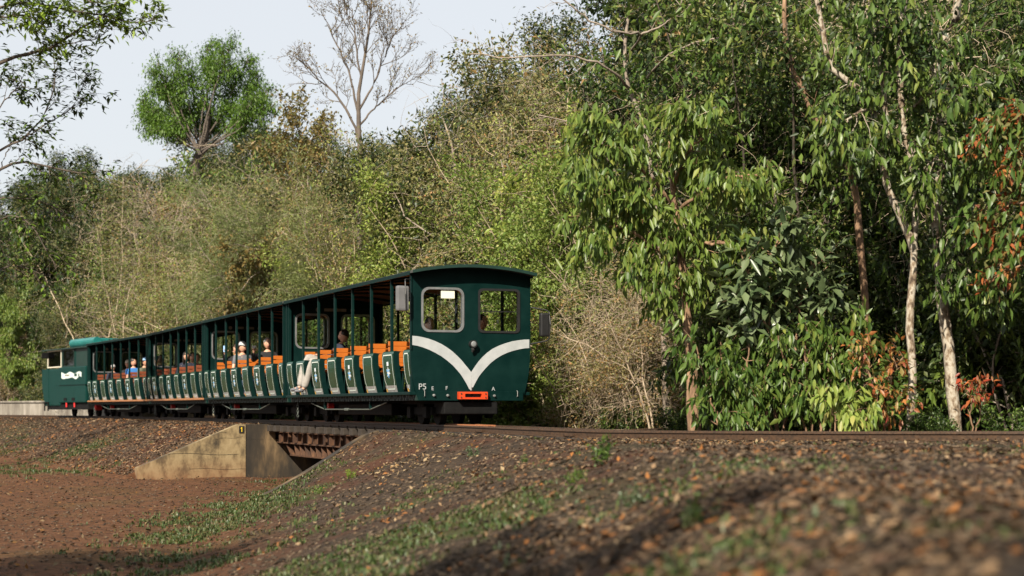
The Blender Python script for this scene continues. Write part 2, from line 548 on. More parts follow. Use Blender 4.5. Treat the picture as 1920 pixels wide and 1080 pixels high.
def vnoise(x, y):
    xi = np.floor(x).astype(int)
    yi = np.floor(y).astype(int)
    fx = x - xi
    fy = y - yi
    fx = fx * fx * (3 - 2 * fx)
    fy = fy * fy * (3 - 2 * fy)
    a = _tab[xi % 256, yi % 256]
    b = _tab[(xi + 1) % 256, yi % 256]
    c = _tab[xi % 256, (yi + 1) % 256]
    d = _tab[(xi + 1) % 256, (yi + 1) % 256]
    return (a * (1 - fx) + b * fx) * (1 - fy) + (c * (1 - fx) + d * fx) * fy


def fbm(x, y, o=4):
    t = 0
    a = 0.5
    for i in range(o):
        t = t + a * (vnoise(x * 2 ** i + 17 * i, y * 2 ** i + 31 * i) - 0.5)
        a *= 0.55
    return t


# ------------------------------------------------------------------ the track's line
TH = R(20.9)                                   # heading of the train's axis
D0 = Vector((-math.sin(TH), math.cos(TH)))     # away from the camera
E0 = Vector((math.cos(TH), math.sin(TH)))      # across, to the far side
C0 = Vector((-0.648, 27.79))                   # centre of the front end
ds = 0.25


def line_points():
    away, near = [], []
    p, th = C0.copy(), TH
    s = 0.0
    while s < 130:
        away.append((p.x, p.y, s))
        if 24 < s < 95:
            th += ds / 70
        p = p + Vector((-math.sin(th), math.cos(th))) * ds
        s += ds
    p, th = C0.copy(), TH
    s = 0.0
    while s < 30:
        s += ds
        p = p + Vector((math.sin(th), -math.cos(th))) * ds
        if s > 1.5 and th < R(78):
            th += ds / 20
        near.append((p.x, p.y, -s))
    return near[::-1] + away


TL = np.array(line_points())
_ZT = np.array([(-30, 0.03), (-11.5, 0.023), (-8.5, -0.006), (-5, -0.03), (-2, -0.008), (0, 0), (20, 0), (45, 0.01), (130, 0.02)])


def ztrack(s):
    return np.interp(s, _ZT[:, 0], _ZT[:, 1])


def at_s(s, n=0.0):
    """world point at arc s, offset n to the near side (left of the train's front)"""
    x = np.interp(s, TL[:, 2], TL[:, 0])
    y = np.interp(s, TL[:, 2], TL[:, 1])
    x2 = np.interp(s + 0.2, TL[:, 2], TL[:, 0]) - np.interp(s - 0.2, TL[:, 2], TL[:, 0])
    y2 = np.interp(s + 0.2, TL[:, 2], TL[:, 1]) - np.interp(s - 0.2, TL[:, 2], TL[:, 1])
    l = np.hypot(x2, y2)
    tx, ty = x2 / l, y2 / l
    return x - ty * n, y + tx * n, np.arctan2(-tx, ty)


def project(X, Y):
    """arc s and near-side offset n of points"""
    X = np.asarray(X, float)
    Y = np.asarray(Y, float)
    T = TL[::4]
    best = np.full(X.shape, 1e9)
    sb = np.zeros(X.shape)
    nb_ = np.zeros(X.shape)
    for i in range(len(T) - 1):
        ax, ay, s0 = T[i]
        bx, by, s1 = T[i + 1]
        dx, dy = bx - ax, by - ay
        l2 = dx * dx + dy * dy
        t = ((X - ax) * dx + (Y - ay) * dy) / l2
        tc_ = np.clip(t, 0, 1)
        if i == 0:
            tc_ = np.minimum(t, 1)
        if i == len(T) - 2:
            tc_ = np.maximum(t, 0)
        ex, ey = X - (ax + dx * tc_), Y - (ay + dy * tc_)
        d2 = ex * ex + ey * ey
        m_ = d2 < best
        best = np.where(m_, d2, best)
        sb = np.where(m_, s0 + (s1 - s0) * tc_, sb)
        cr = dx * ey - dy * ex           # >0: left of travel away = near side
        nb_ = np.where(m_, np.sign(cr) * np.sqrt(d2), nb_)
    return sb, nb_


S_R, S_L = 1.67, 11.56          # faces of the right and left abutment
PATH_Z = -1.22
_YS = [-40, 0, 3, 5, 8, 12, 16, 20, 23, 26, 28.9, 31]
_XS = [0.7, 0.75, 0.9, 1.15, 1.3, 1.25, 0.95, 0.4, -0.35, -1.4, -2.3, -3.0]
_YT = [-40, 0, 5, 10, 15.6, 22, 26, 28.5, 31]
_XT = [-1.5, -1.5, -1.9, -2.3, -2.95, -3.9, -4.2, -4.05, -4.3]


def fprof(q):
    q = np.clip(q, 0, 1)
    return 0.82 * q + 0.18 * q * q * (3 - 2 * q)


def smooth(a, b, x):
    t = np.clip((x - a) / (b - a), 0, 1)
    return t * t * (3 - 2 * t)


def height(X, Y, detail=True):
    X = np.asarray(X, float)
    Y = np.asarray(Y, float)
    s, n = project(X, Y)
    top = ztrack(s) - 0.115 - 0.025 * smooth(1.0, 0.75, np.abs(n)) * (s < 1)
    # left of the bridge
    W = 3.75 + np.clip(s - 12, 0, 30) * 0.085
    zl = top - (top - PATH_Z) * fprof((n - 1.15) / (W - 1.15))
    # right of the bridge
    xs = np.interp(Y, _YS, _XS)
    xt = np.interp(Y, _YT, _XT)
    q = (xs - X) / (xs - xt)
    zr = top - (top - PATH_Z) * fprof(q)
    zr = np.where(n < 1.0, top, zr)
    zo = PATH_Z + (top - PATH_Z) * smooth(-2.2, -4.0, n)
    z = np.where(s < S_R - 0.11, zr, np.where(s < S_L + 0.14, zo, zl))
    slope = np.clip((z - PATH_Z) / 1.1, 0, 1)
    far = smooth(-1.5, -8, n)
    z = z + far * (0.25 + 0.02 * np.clip(-n - 8, 0, 60))
    if detail:
        rough = 0.12 + 0.88 * smooth(0.6, 1.4, np.abs(n))
        z = z + fbm(X * 0.9, Y * 0.9, 3) * 0.10 * rough * (0.35 + 0.65 * slope) + fbm(X * 5 + 9, Y * 5, 3) * 0.045 * rough * (0.25 + 0.75 * slope)
    return z


def ground_at(x, y):
    return float(height(np.array([x]), np.array([y]))[0])


def build_terrain():
    def axis(a, b, step, lo, hi):
        mid = list(np.arange(a, b, step))
        k, st, out_lo = a, step, []
        while k > lo:
            st *= 1.16
            k -= st
            out_lo.append(k)
        k, st, out_hi = b, step, []
        while k < hi:
            out_hi.append(k)
            st *= 1.16
            k += st
        return np.array(out_lo[::-1] + mid + out_hi)

    xs = axis(-13.5, 7.5, 0.085, -900, 900)
    ys = axis(2.5, 46, 0.13, -500, 1800)
    X, Y = np.meshgrid(xs, ys)
    Z = height(X.ravel(), Y.ravel()).reshape(X.shape)
    s, n = project(X.ravel(), Y.ravel())
    s = s.reshape(X.shape)
    n = n.reshape(X.shape)
    nx, ny = len(xs), len(ys)
    V = np.stack([X.ravel(), Y.ravel(), Z.ravel()], 1)
    base = height(X.ravel(), Y.ravel(), False).reshape(X.shape)
    flat = np.clip(1 - (base - PATH_Z) / 0.35, 0, 1) * (n > -1)
    wob = fbm(X * 0.4, Y * 0.4, 3)
    rut = np.exp(-((X + 6.3 + 0.06 * (Y - 20)) / 0.55) ** 2) + np.exp(-((X + 4.1 + 0.06 * (Y - 20)) / 0.5) ** 2) + np.exp(-((X + 9.2) / 0.6) ** 2)
    rut = rut * (flat > 0.7) * (0.7 + fbm(X * 0.5, Y * 0.2, 2))
    V[:, 2] -= (rut * 0.05).ravel()
    pathm = np.clip(flat * 1.3 + wob * 0.8 - 0.1, 0, 1)
    fr_ = smooth(0.05, 0.5, (base - PATH_Z)) * smooth(1.05, 0.5, (base - PATH_Z))
    mossm = np.clip(smooth(0.0, 0.22, fbm(X * 0.55 + 40, Y * 0.55 + 11, 3)) * 1.1 * (0.25 + fr_) * (n > 1.3), 0, 1)
    I = np.arange(nx * ny).reshape(ny, nx)
    Q = np.stack([I[:-1, :-1], I[:-1, 1:], I[1:, 1:], I[1:, :-1]], -1).reshape(-1, 4)
    zm = base.ravel()[Q].mean(1)
    nm2 = n.ravel()[Q].mean(1)
    sm = s.ravel()[Q].mean(1)
    near = np.hypot(X.ravel()[Q].mean(1), Y.ravel()[Q].mean(1) - 20) < 120
    is_path = (zm < PATH_Z + 0.06) & (nm2 > -1) & near
    is_bank = ~is_path & (nm2 > -3.0) & near & (nm2 < 12)
    for name, mask in (('dirt_path', is_path), ('embankment', is_bank), ('ground', ~is_path & ~is_bank)):
        q = Q[mask]
        used = np.unique(q)
        remap = np.full(nx * ny, -1)
        remap[used] = np.arange(len(used))
        me = npmesh(name, V[used], remap[q], ['soil'], smooth=True)
        for an, arr in (('path', pathm), ('moss', mossm)):
            a = me.attributes.new(an, 'FLOAT', 'POINT')
            a.data.foreach_set('value', arr.ravel()[used].astype(np.float32))
        tag(link(name, me), kind='structure')


build_terrain()


# ------------------------------------------------------------------ track
def sweep(profile, s0, s1, n_off, mats, step=0.5, dz=0.0, n_fn=None):
    """profile: list of (across, up, matname of the edge to the next point)"""
    mb = MB()
    ss = list(np.arange(s0, s1, step)) + [s1]
    k = len(profile)
    vs = []
    for s in ss:
        off = n_off if n_fn is None else n_fn(s)
        z = float(ztrack(s)) + dz
        for (a, u, _) in profile:
            x, y, _h = at_s(s, off + a)
            vs.append((float(x), float(y), z + u))
    for j in range(k):
        fs = []
        for i in range(len(ss) - 1):
            j2 = (j + 1) % k
            fs.append((i * k + j, i * k + j2, (i + 1) * k + j2, (i + 1) * k + j))
        mb.add(vs if j == 0 else [], fs if j == 0 else [], profile[j][2])
        if j:
            mi = mb.mat(profile[j][2])
            mb.f += fs
            mb.mi += [mi] * len(fs)
    mb.add([], [], profile[0][2])
    i0 = mb.mat(profile[0][2])
    mb.f.append(tuple(range(k)))
    mb.f.append(tuple((len(ss) - 1) * k + a for a in range(k))[::-1])
    mb.mi += [i0, i0]
    return mb


RP = [(-0.022, 0.0, 'rail_rust'), (-0.025, -0.024, 'rail_rust'), (-0.007, -0.032, 'rail_rust'), (-0.007, -0.088, 'rail_rust'), (-0.045, -0.094, 'rail_rust'), (-0.045, -0.102, 'rail_rust'),
      (0.045, -0.102, 'rail_rust'), (0.045, -0.094, 'rail_rust'), (0.007, -0.088, 'rail_rust'), (0.007, -0.032, 'rail_rust'), (0.025, -0.024, 'rail_rust'), (0.022, 0.0, 'rail_head')]
track = empty('railway_track')
tag(track, kind='structure')
for off in (0.3, -0.3):
    sweep(RP, -24, 120, off, None).obj('rail', track, smooth=False)


def guard_n(sign):
    def f(s):
        e = min(max((0.5 - s) / 1.0, 0), 1) + min(max((s - 12.5) / 1.0, 0), 1)
        return sign * (0.2 - 0.14 * e)
    return f


GP = [(a * 0.9, u * 0.8 + 0.012, 'guard_rust') for (a, u, _) in RP]
for sg in (1, -1):
    sweep(GP, -0.9, 13.6, 0.2, None, n_fn=guard_n(sg)).obj('guard_rail', track)
slm = MB().box((0, 0, -0.167), (1.25, 0.2, 0.13), 'sleeper', bev=0.012).mesh('sleeper')
plm = MB()
for xx in (-0.3, 0.3):
    plm.box((xx, 0, -0.098), (0.14, 0.11, 0.012), 'rail_rust')
    for sg in (-1, 1):
        plm.box((xx + sg * 0.055, 0, -0.085), (0.03, 0.05, 0.03), 'rail_rust')
plm = plm.mesh('rail_fastening')
for k in range(150):
    s = -12 + 0.6 * k
    x, y, h = at_s(s)
    o = link('sleeper', slm, track, (float(x), float(y), float(ztrack(s))), (0, 0, float(h)))
    link('rail_fastening', plm, o)
fish = MB().box((-0.012, 0, -0.06), (0.02, 0.34, 0.035), 'rail_rust').mesh('fishplate')
for s in (-1.3, -4.3, -9.4):
    x, y, h = at_s(s, 0.345)
    link('fishplate', fish, track, (float(x), float(y), float(ztrack(s)) - 0.005), (0, 0, float(h)))

# ------------------------------------------------------------------ bridge


def sn(s, n, z):
    x, y, _ = at_s(s, n)
    return Vector((float(x), float(y), z))


def prism_sn(mb, poly, s0, s1, mat):
    """polygon in (n, z), extruded along the track from s0 to s1"""
    mb.plate(poly, [], lambda u, v, w_: sn(s0 + w_, u, v), s1 - s0, mat)


bridge = empty('rail_bridge', (0, 0, 0), 0, 'low concrete and rusty steel bridge under the green train over the dirt path', 'bridge')
mb = MB()
prism_sn(mb, [(-1.4, -1.5), (1.08, -1.5), (1.08, -0.41), (-1.4, -0.41)], S_L, S_L + 0.7, 'concrete_stain_shade')
prism_sn(mb, [(0.42, -0.407), (1.08, -0.407), (1.08, -0.085), (0.42, -0.085)], S_L + 0.004, S_L + 0.7, 'concrete_stain_shade')
prism_sn(mb, [(-1.4, -0.407), (0.417, -0.407), (0.417, -0.12), (-1.4, -0.12)], S_L + 0.35, S_L + 0.7, 'concrete_stain_shade')
mb.obj('abutment', bridge)
mb = MB()
prism_sn(mb, [(-1.4, -1.5), (1.08, -1.5), (1.08, -0.41), (-1.4, -0.41)], S_R - 0.7, S_R, 'concrete_stain_shade')
prism_sn(mb, [(-1.4, -0.407), (1.08, -0.407), (1.08, -0.1), (-1.4, -0.1)], S_R - 0.7, S_R - 0.3, 'concrete_stain_shade')
mb.obj('abutment', bridge)
mb = MB()
prism_sn(mb, [(1.083, -1.5), (3.42, -1.5), (3.42, -1.0), (1.25, -0.085), (1.083, -0.085)], S_L - 0.015, S_L + 0.28, 'concrete')
o = mb.obj('wing_wall', bridge)
cb = MB()
ja, jb = Vector((3.3, 0, -1.0)), Vector((1.3, 0, -0.1))
for (n0, z0, n1, z1, w_) in ((1.5, -0.245, 2.05, -0.28, 0.004), (1.25, -0.74, 3.0, -0.70, 0.007), (1.1, -1.06, 2.3, -1.03, 0.004), (1.15, -0.36, 1.75, -0.40, 0.003)):
    pts = []
    for i in range(13):
        t = i / 12
        pts.append((n0 + (n1 - n0) * t, z0 + (z1 - z0) * t + 0.012 * math.sin(9 * t + n0 * 7)))
    up = [(a, b + w_) for a, b in pts]
    cb.plate(pts + up[::-1], [], lambda u, v, q: sn(S_L - 0.0195 + q, u, v), 0.004, 'sign_black')
cb.obj('crack', o)
pl = MB()
pl.plate([(1.12, -0.27), (1.23, -0.27), (1.23, -0.12), (1.12, -0.12)], [], lambda u, v, q: sn(S_L - 0.03 + q, u, v), 0.014, 'sign_black')
po = pl.obj('number_plate', bridge)
num = MB()
num.plate([(1.165, -0.245), (1.178, -0.245), (1.178, -0.17), (1.195, -0.18), (1.195, -0.165), (1.178, -0.145), (1.165, -0.145)][::-1], [], lambda u, v, q: sn(S_L - 0.0335 + q, u, v), 0.003, 'sign_yellow')
num.obj('number', po)
# right wing wall follows the bank
prof = []
for nn in np.linspace(1.083, 3.0, 10):
    x, y, _ = at_s(S_R - 0.35, nn)
    prof.append((nn, max(float(height(np.array([x]), np.array([y]), False)[0]) + 0.015, -1.3)))
mb = MB()
prism_sn(mb, [(1.083, -1.5), (3.0, -1.5)] + prof[::-1], S_R - 0.22, S_R + 0.01, 'concrete_stain_shade')
mb.obj('wing_wall', bridge)
# girders under the rails
for off in (0.3, -0.3):
    g = MB()
    s0, s1 = S_R - 0.2, S_L + 0.3
    prism_sn(g, [(off - 0.012, -0.46), (off + 0.012, -0.46), (off + 0.012, -0.262), (off - 0.012, -0.262)], s0, s1, 'rust')
    prism_sn(g, [(off - 0.09, -0.26), (off + 0.09, -0.26), (off + 0.09, -0.235), (off - 0.09, -0.235)], s0, s1, 'rust')
    prism_sn(g, [(off - 0.09, -0.487), (off + 0.09, -0.487), (off + 0.09, -0.462), (off - 0.09, -0.462)], s0, s1, 'rust')
    go = g.obj('girder', bridge)
    for k in range(24):
        r_ = MB()
        s = s0 + 0.25 + k * 0.42
        if s > s1:
            break
        prism_sn(r_, [(off + 0.0125, -0.461), (off + 0.085, -0.461), (off + 0.085, -0.261), (off + 0.0125, -0.261)], s, s + 0.02, 'rust')
        r_.obj('stiffener', go)
    # trussed belly under the girder
    g = MB()
    b0, b1 = S_R + 2.6, S_L - 1.1
    prism_sn(g, [(off - 0.07, -0.74), (off + 0.07, -0.74), (off + 0.07, -0.72), (off - 0.07, -0.72)], b0, b1, 'rust')
    belly = g.obj('lower_chord', bridge)
    for k in range(15):
        r_ = MB()
        s = b0 + (b1 - b0) * k / 14
        se = s + (0.45 if k == 14 else -0.45 if k == 0 else 0.12)
        a = [sn(s, off + q, -0.719) for q in (-0.05, 0.05)] + [sn(se, off + q, -0.488) for q in (0.05, -0.05)]
        b = [v + Vector((D0.x, D0.y, 0)) * 0.03 for v in a]
        r_.add(a + b, [(0, 1, 2, 3), (7, 6, 5, 4), (0, 4, 5, 1), (1, 5, 6, 2), (2, 6, 7, 3), (3, 7, 4, 0)], 'rust')
        r_.obj('truss_bar', belly)
# low concrete platform beside the locomotive, far side of the rails
plat = empty('platform', (0, 0, 0), 0, 'low stained concrete platform beyond the rails behind the locomotive', 'platform')
pm, pt_ = MB(), MB()
for k in range(14):
    sa, sb_ = 35.5 + k * 1.6, 35.5 + (k + 1) * 1.6 - 0.02
    blk = MB()
    vs = [sn(s, n, z) for z in (-0.2, 0.5) for s, n in ((sa, -1.5), (sb_, -1.5), (sb_, -3.4), (sa, -3.4))]
    blk.add(vs, [(0, 1, 2, 3), (7, 6, 5, 4), (0, 4, 5, 1), (1, 5, 6, 2), (2, 6, 7, 3), (3, 7, 4, 0)], 'concrete_grey')
    blk.obj('block', plat)
    cp = MB()
    vs = [sn(s, n, z) for z in (0.503, 0.57) for s, n in ((sa, -1.44), (sb_, -1.44), (sb_, -3.4), (sa, -3.4))]
    cp.add(vs, [(0, 1, 2, 3), (7, 6, 5, 4), (0, 4, 5, 1), (1, 5, 6, 2), (2, 6, 7, 3), (3, 7, 4, 0)], 'concrete_grey')
    cp.obj('coping_slab', plat)

# ------------------------------------------------------------------ the train
# carriage frame: x across (-1 = the near side), y along the car away from its front end, z above the rail heads
CARL = 8.2
POSTS = [1.14 + 1.165 * k for k in range(6)]
BENCH = [0.52 + 1.150 * k for k in range(7)]


def side_x(z):
    """outer half width of the body at height z: vertical above, tucked in below"""
    if z > 1.1:
        return 1.0
    t = (1.1 - z) / 0.72
    return 1.0 - 0.135 * t ** 1.9


def roof_z(x):
    return 2.385 + 0.11 * (1 - (x / 1.03) ** 2)


def Fp(zx, zy):
    """front-face feature measured on the photograph -> carriage x, z"""
    px, py = 720 + zx / 3.1765, 480 + zy / 3.1765
    return ((px - 770) / 223 * 2 - 1, 0.26 + (766 - py) / 118.8)


def wall_outline():
    pts = []
    zs = [0.385, 0.46, 0.55, 0.65, 0.75, 0.85, 0.95, 1.05, 1.2]
    for z in zs:
        pts.append((-side_x(z), z))
    pts.append((-1.0, 2.39))
    for i in range(1, 12):
        x = -1.0 + 2.0 * i / 12
        pts.append((x, roof_z(x) - 0.005))
    pts.append((1.0, 2.39))
    for z in zs[::-1]:
        pts.append((side_x(z), z))
    return pts


WL = rrect(-0.815, -0.13, 1.47, 2.15, 0.12)
WR = rrect(0.13, 0.815, 1.47, 2.15, 0.07)
WR2 = rrect(0.13, 0.815, 1.47, 2.15, 0.12)


def shrink(poly, k):
    cx = sum(p_[0] for p_ in poly) / len(poly)
    cz = sum(p_[1] for p_ in poly) / len(poly)
    hx = max(p_[0] for p_ in poly) - cx
    hz = max(p_[1] for p_ in poly) - cz
    return [(cx + (p_[0] - cx) * (1 - k / hx), cz + (p_[1] - cz) * (1 - k / hz)) for p_ in poly]


CACHE = {}


def end_wall_meshes(left, right):
    key = ('ew', len(left), left[0], right[0], right[3])
    if key in CACHE:
        return CACHE[key]
    mb_ = MB()
    mb_.plate(wall_outline(), [left, right], lambda u, v, q: Vector((u, q, v)), 0.05, 'green_paint')
    res = [mb_.mesh('end_wall')]
    for wpoly, fm in ((left, 'grey_steel'), (right, 'black_rubber' if right is WR else 'grey_steel')):
        f = MB()
        f.plate(shrink(wpoly, -0.012), [shrink(wpoly, 0.022)], lambda u, v, q: Vector((u, q - 0.012, v)), 0.074, fm)
        g = MB()
        g.plate(shrink(wpoly, 0.020), [], lambda u, v, q: Vector((u, q + 0.02, v)), 0.008, 'glass')
        res.append((f.mesh('window_frame'), g.mesh('pane')))
    CACHE[key] = res
    return res


def end_wall(car, y, left=WL, right=WR2):
    mm_ = end_wall_meshes(left, right)
    o_ = link('end_wall', mm_[0], car, (0, y, 0))
    for f, g in mm_[1:]:
        link('window_frame', f, o_)
        link('pane', g, o_)
    return o_


def panel_mesh(w_, decal):
    """a curved step-side panel between two door openings (near side, x<0)"""
    key = ('panel', round(w_, 3))
    if key not in CACHE:
        zs = list(np.linspace(0.525, 1.14, 9)) + [1.175, 1.19]
        outp = [(-side_x(z) - (0 if z < 1.15 else -0.012 if z < 1.18 else -0.035), z) for z in zs]
        inp = [(x + 0.10, z - (0.01 if z > 1.15 else 0)) for x, z in outp]
        mb_ = MB()
        k = len(zs)
        vs = [(x, 0, z) for x, z in outp] + [(x, w_, z) for x, z in outp] + [(x, 0, z) for x, z in inp] + [(x, w_, z) for x, z in inp]
        fs, fs2 = [], []
        for i in range(k - 1):
            fs.append((i, i + 1, k + i + 1, k + i))
            fs2.append((2 * k + i, 3 * k + i, 3 * k + i + 1, 2 * k + i + 1))
            fs2.append((i, 2 * k + i, 2 * k + i + 1, i + 1))
            fs2.append((k + i, k + i + 1, 3 * k + i + 1, 3 * k + i))
        fs2.append((k - 1, 3 * k - 1, 4 * k - 1, 2 * k - 1))
        fs2.append((0, k, 3 * k, 2 * k))
        mb_.add(vs, fs, 'panel_green')
        i1 = mb_.mat('green_paint')
        mb_.f += fs2
        mb_.mi += [i1] * len(fs2)
        me = mb_.mesh('side_panel', smooth=False)
        # kick plate, outline, decals lie on the curved face
        def on(yy, z, lift=0.004):
            return Vector((-side_x(z) - lift, yy, z))

        def strip(mb2, path, half, mat, lift):
            vs_, fs_ = [], []
            for i_, (yy, z) in enumerate(path):
                a = path[max(0, i_ - 1)]
                b = path[min(len(path) - 1, i_ + 1)]
                d = Vector((b[0] - a[0], b[1] - a[1])).normalized()
                nn_ = Vector((-d.y, d.x)) * half
                vs_ += [on(yy + nn_.x, z + nn_.y, lift), on(yy - nn_.x, z - nn_.y, lift)]
                if i_:
                    fs_.append((2 * i_ - 2, 2 * i_ - 1, 2 * i_ + 1, 2 * i_))
            mb2.add(vs_, fs_, mat)

        kp = MB()
        zz = [0.527, 0.56, 0.60, 0.635]
        kp.add([on(yy, z, 0.003) for z in zz for yy in (0.01, w_ - 0.01)], [(2 * i_, 2 * i_ + 1, 2 * i_ + 3, 2 * i_ + 2) for i_ in range(3)], 'worn_steel')
        kp.add([on(yy, z, 0.007) for z in (0.528, 0.58) for yy in (w_ - 0.09, w_ - 0.02)], [(0, 1, 3, 2)], 'scuff_yellow')
        ol = MB()
        a, b = 0.055, w_ - 0.055
        c1, c2 = 0.12, w_ - 0.12
        path = [(c1, 0.575), (a + 0.03, 0.66), (a, 0.70)] + [(a, z) for z in np.linspace(0.74, 1.09, 7)] + [(a + 0.03, 1.125), (b - 0.03, 1.125)] + \
               [(b, z) for z in np.linspace(1.09, 0.74, 7)] + [(b, 0.70), (b - 0.03, 0.66), (c2, 0.575), (c1, 0.575)]
        strip(ol, path, 0.009, 'outline', 0.006)
        dc = MB()
        m_ = w_ / 2
        dc.add([on(m_ + u, 0.985 + v, 0.005) for u, v in ((-0.05, -0.03), (0.05, -0.035), (0.055, 0.03), (-0.045, 0.035))], [(0, 1, 2, 3)], 'decal_white')
        star = [(-0.10, -0.02), (-0.03, -0.03), (0.0, -0.10), (0.035, -0.05), (0.10, -0.07), (0.06, 0.0), (0.09, 0.06), (0.03, 0.04), (0.0, 0.10), (-0.03, 0.05), (-0.085, 0.05), (-0.05, 0.01)]
        dc.add([on(m_, 0.845, 0.005)] + [on(m_ + u, 0.845 + v, 0.005) for u, v in star], [(0, i_ + 1, (i_ + 1) % 12 + 1) for i_ in range(12)], 'decal_white')
        for (u0, v0, u1, v1) in ((-0.085, 0.03, -0.02, 0.045), (0.015, -0.045, 0.07, -0.02), (-0.015, -0.085, 0.02, -0.05), (-0.03, 0.01, 0.03, 0.03), (0.03, 0.02, 0.075, 0.05)):
            dc.add([on(m_ + u, 0.845 + v, 0.008) for u, v in ((u0, v0), (u1, v0), (u1, v1), (u0, v1))], [(0, 1, 2, 3)], 'decal_blue')
        CACHE[key] = (me, kp.mesh('kick_plate'), ol.mesh('outline'), dc.mesh('decal'))
    return CACHE[key]


def shared(key, fn):
    if key not in CACHE:
        CACHE[key] = fn()
    return CACHE[key]


def side_panel(car, y, w_, near, decal):
    me, kp, ol, dc = panel_mesh(w_, decal)
    rot = (0, 0, 0) if near else (0, 0, math.pi)
    o_ = link('side_panel', me, car, (0, y if near else y + w_, 0), rot)
    link('kick_plate', kp, o_)
    if near:
        link('outline', ol, o_)
        if decal:
            link('decal', dc, o_)


def slat_mesh(mat='orange_wood'):
    return MB().box((0, 0, 0), (1.72, 0.024, 0.077), mat, bev=0.006).mesh('slat')


def bench(car, y, mat='orange_wood'):
    b = empty('bench', (0, y, 0))
    b.parent = car
    for x in (-0.78, 0.0, 0.78):
        link('bench_frame', shared('bench_frame', bench_frame), b, (x, 0, 0))
    sm_ = shared('slat' + mat, lambda: slat_mesh(mat))
    for k in range(5):
        link('slat', sm_, b, (0, -0.016 - 0.012 * k, 1.33 - 0.093 * k), (R(-7), 0, 0))
    for k in range(4):
        link('slat', sm_, b, (0, -0.11 - 0.092 * k, 0.94), (R(90), 0, 0))


def bench_frame():
    mb_ = MB()
    mb_.tube([(0, -0.06, 0.53), (0, -0.05, 0.92), (0, 0.022, 1.36)], 0.018, 'green_paint', 6)
    mb_.box((0, -0.24, 0.912), (0.03, 0.40, 0.028), 'green_paint')
    mb_.tube([(0, -0.38, 0.53), (0, -0.38, 0.9)], 0.016, 'green_paint', 6)
    return mb_.mesh('bench_frame')


def bogie_mesh():
    mb_ = MB()
    for x in (-0.47, 0.47):
        mb_.box((x, 0, 0.22), (0.08, 1.25, 0.13), 'underframe', bev=0.015)
        for yy in (-0.42, 0.42):
            mb_.box((x * 1.12, yy, 0.20), (0.09, 0.19, 0.19), 'underframe', bev=0.02)
        for yy in (-0.1, 0.0, 0.1):
            mb_.tube([(x, yy, 0.13), (x, yy, 0.33)], 0.04, 'underframe', 8)
    mb_.box((0, 0, 0.27), (1.0, 0.34, 0.12), 'underframe')
    return mb_.mesh('bogie')


def wheel_mesh():
    mb_ = MB()
    mb_.cyl((-0.035, 0, 0), (0.035, 0, 0), 0.205, 'underframe', 20)
    mb_.cyl((0.036, 0, 0), (0.06, 0, 0), 0.225, 'underframe', 20)
    mb_.cyl((-0.065, 0, 0), (-0.036, 0, 0), 0.07, 'underframe', 12)
    return mb_.mesh('wheel')


def bogie(car, y):
    b = link('bogie', shared('bogie', bogie_mesh), car, (0, y, 0))
    for sx_ in (-1, 1):
        for yy in (-0.42, 0.42):
            link('wheel', shared('wheel', wheel_mesh), b, (0.315 * sx_, yy, 0.205), (0, 0, 0 if sx_ < 0 else math.pi))


def roof_mesh():
    mb_ = MB()
    xs = np.linspace(-1.03, 1.03, 15)
    y0, y1 = -0.225, CARL + 0.06
    top = [(x, roof_z(x) + 0.02) for x in xs]
    bot = [(x, roof_z(x) - 0.02) for x in xs]
    mb_.plate(top + bot[::-1], [], lambda u, v, q: Vector((u, y0 + q, v)), y1 - y0, 'roof_metal')
    mb_.plate([(x, z + 0.004) for x, z in top] + [(x, z - 0.004) for x, z in bot[::-1]], [], lambda u, v, q: Vector((u * 1.002, y0 - 0.012 + q, v)), 0.011, 'dark_green')
    return mb_.mesh('roof')


def fascia_mesh():
    mb_ = MB()
    mb_.box((-1.032, CARL / 2, 2.368), (0.014, CARL + 0.1, 0.055), 'green_paint')
    return mb_.mesh('fascia')


def ceil_mesh():
    mb_ = MB()
    n_ = 18
    for i in range(n_):
        x0, x1 = -1.0 + 2.0 * i / n_, -1.0 + 2.0 * (i + 1) / n_ - 0.012
        za, zb = roof_z(x0) - 0.03, roof_z(x1) - 0.03
        vs = [(x0, 0.06, za), (x1, 0.06, zb), (x1, CARL - 0.06, zb), (x0, CARL - 0.06, za), (x0, 0.06, za + 0.006), (x1, 0.06, zb + 0.006), (x1, CARL - 0.06, zb + 0.006), (x0, CARL - 0.06, za + 0.006)]
        mb_.add(vs, [(0, 1, 2, 3), (7, 6, 5, 4), (0, 4, 5, 1), (1, 5, 6, 2), (2, 6, 7, 3), (3, 7, 4, 0)], 'brown_wood')
    return mb_.mesh('ceiling_boards')


def bow_mesh():
    mb_ = MB()
    pts = [(x, 0, roof_z(x) - 0.06) for x in np.linspace(-0.98, 0.98, 9)]
    mb_.tube(pts, 0.022, 'green_paint', 6)
    return mb_.mesh('roof_bow')


def sill_mesh():
    mb_ = MB()
    mb_.box((-0.885, CARL / 2, 0.43), (0.03, CARL - 0.02, 0.085), 'dark_green')
    for i in range(48):
        y = 0.12 + i * (CARL - 0.24) / 47
        mb_.box((-0.902, y, 0.43), (0.006, 0.018, 0.085), 'underframe')
        if i < 47:
            mb_.box((-0.9015, y + 0.085, 0.43), (0.004, 0.012, 0.11), 'underframe', rot=Matrix.Rotation(R(50 if i % 2 else -50), 3, 'X'))
    return mb_.mesh('sill_beam')


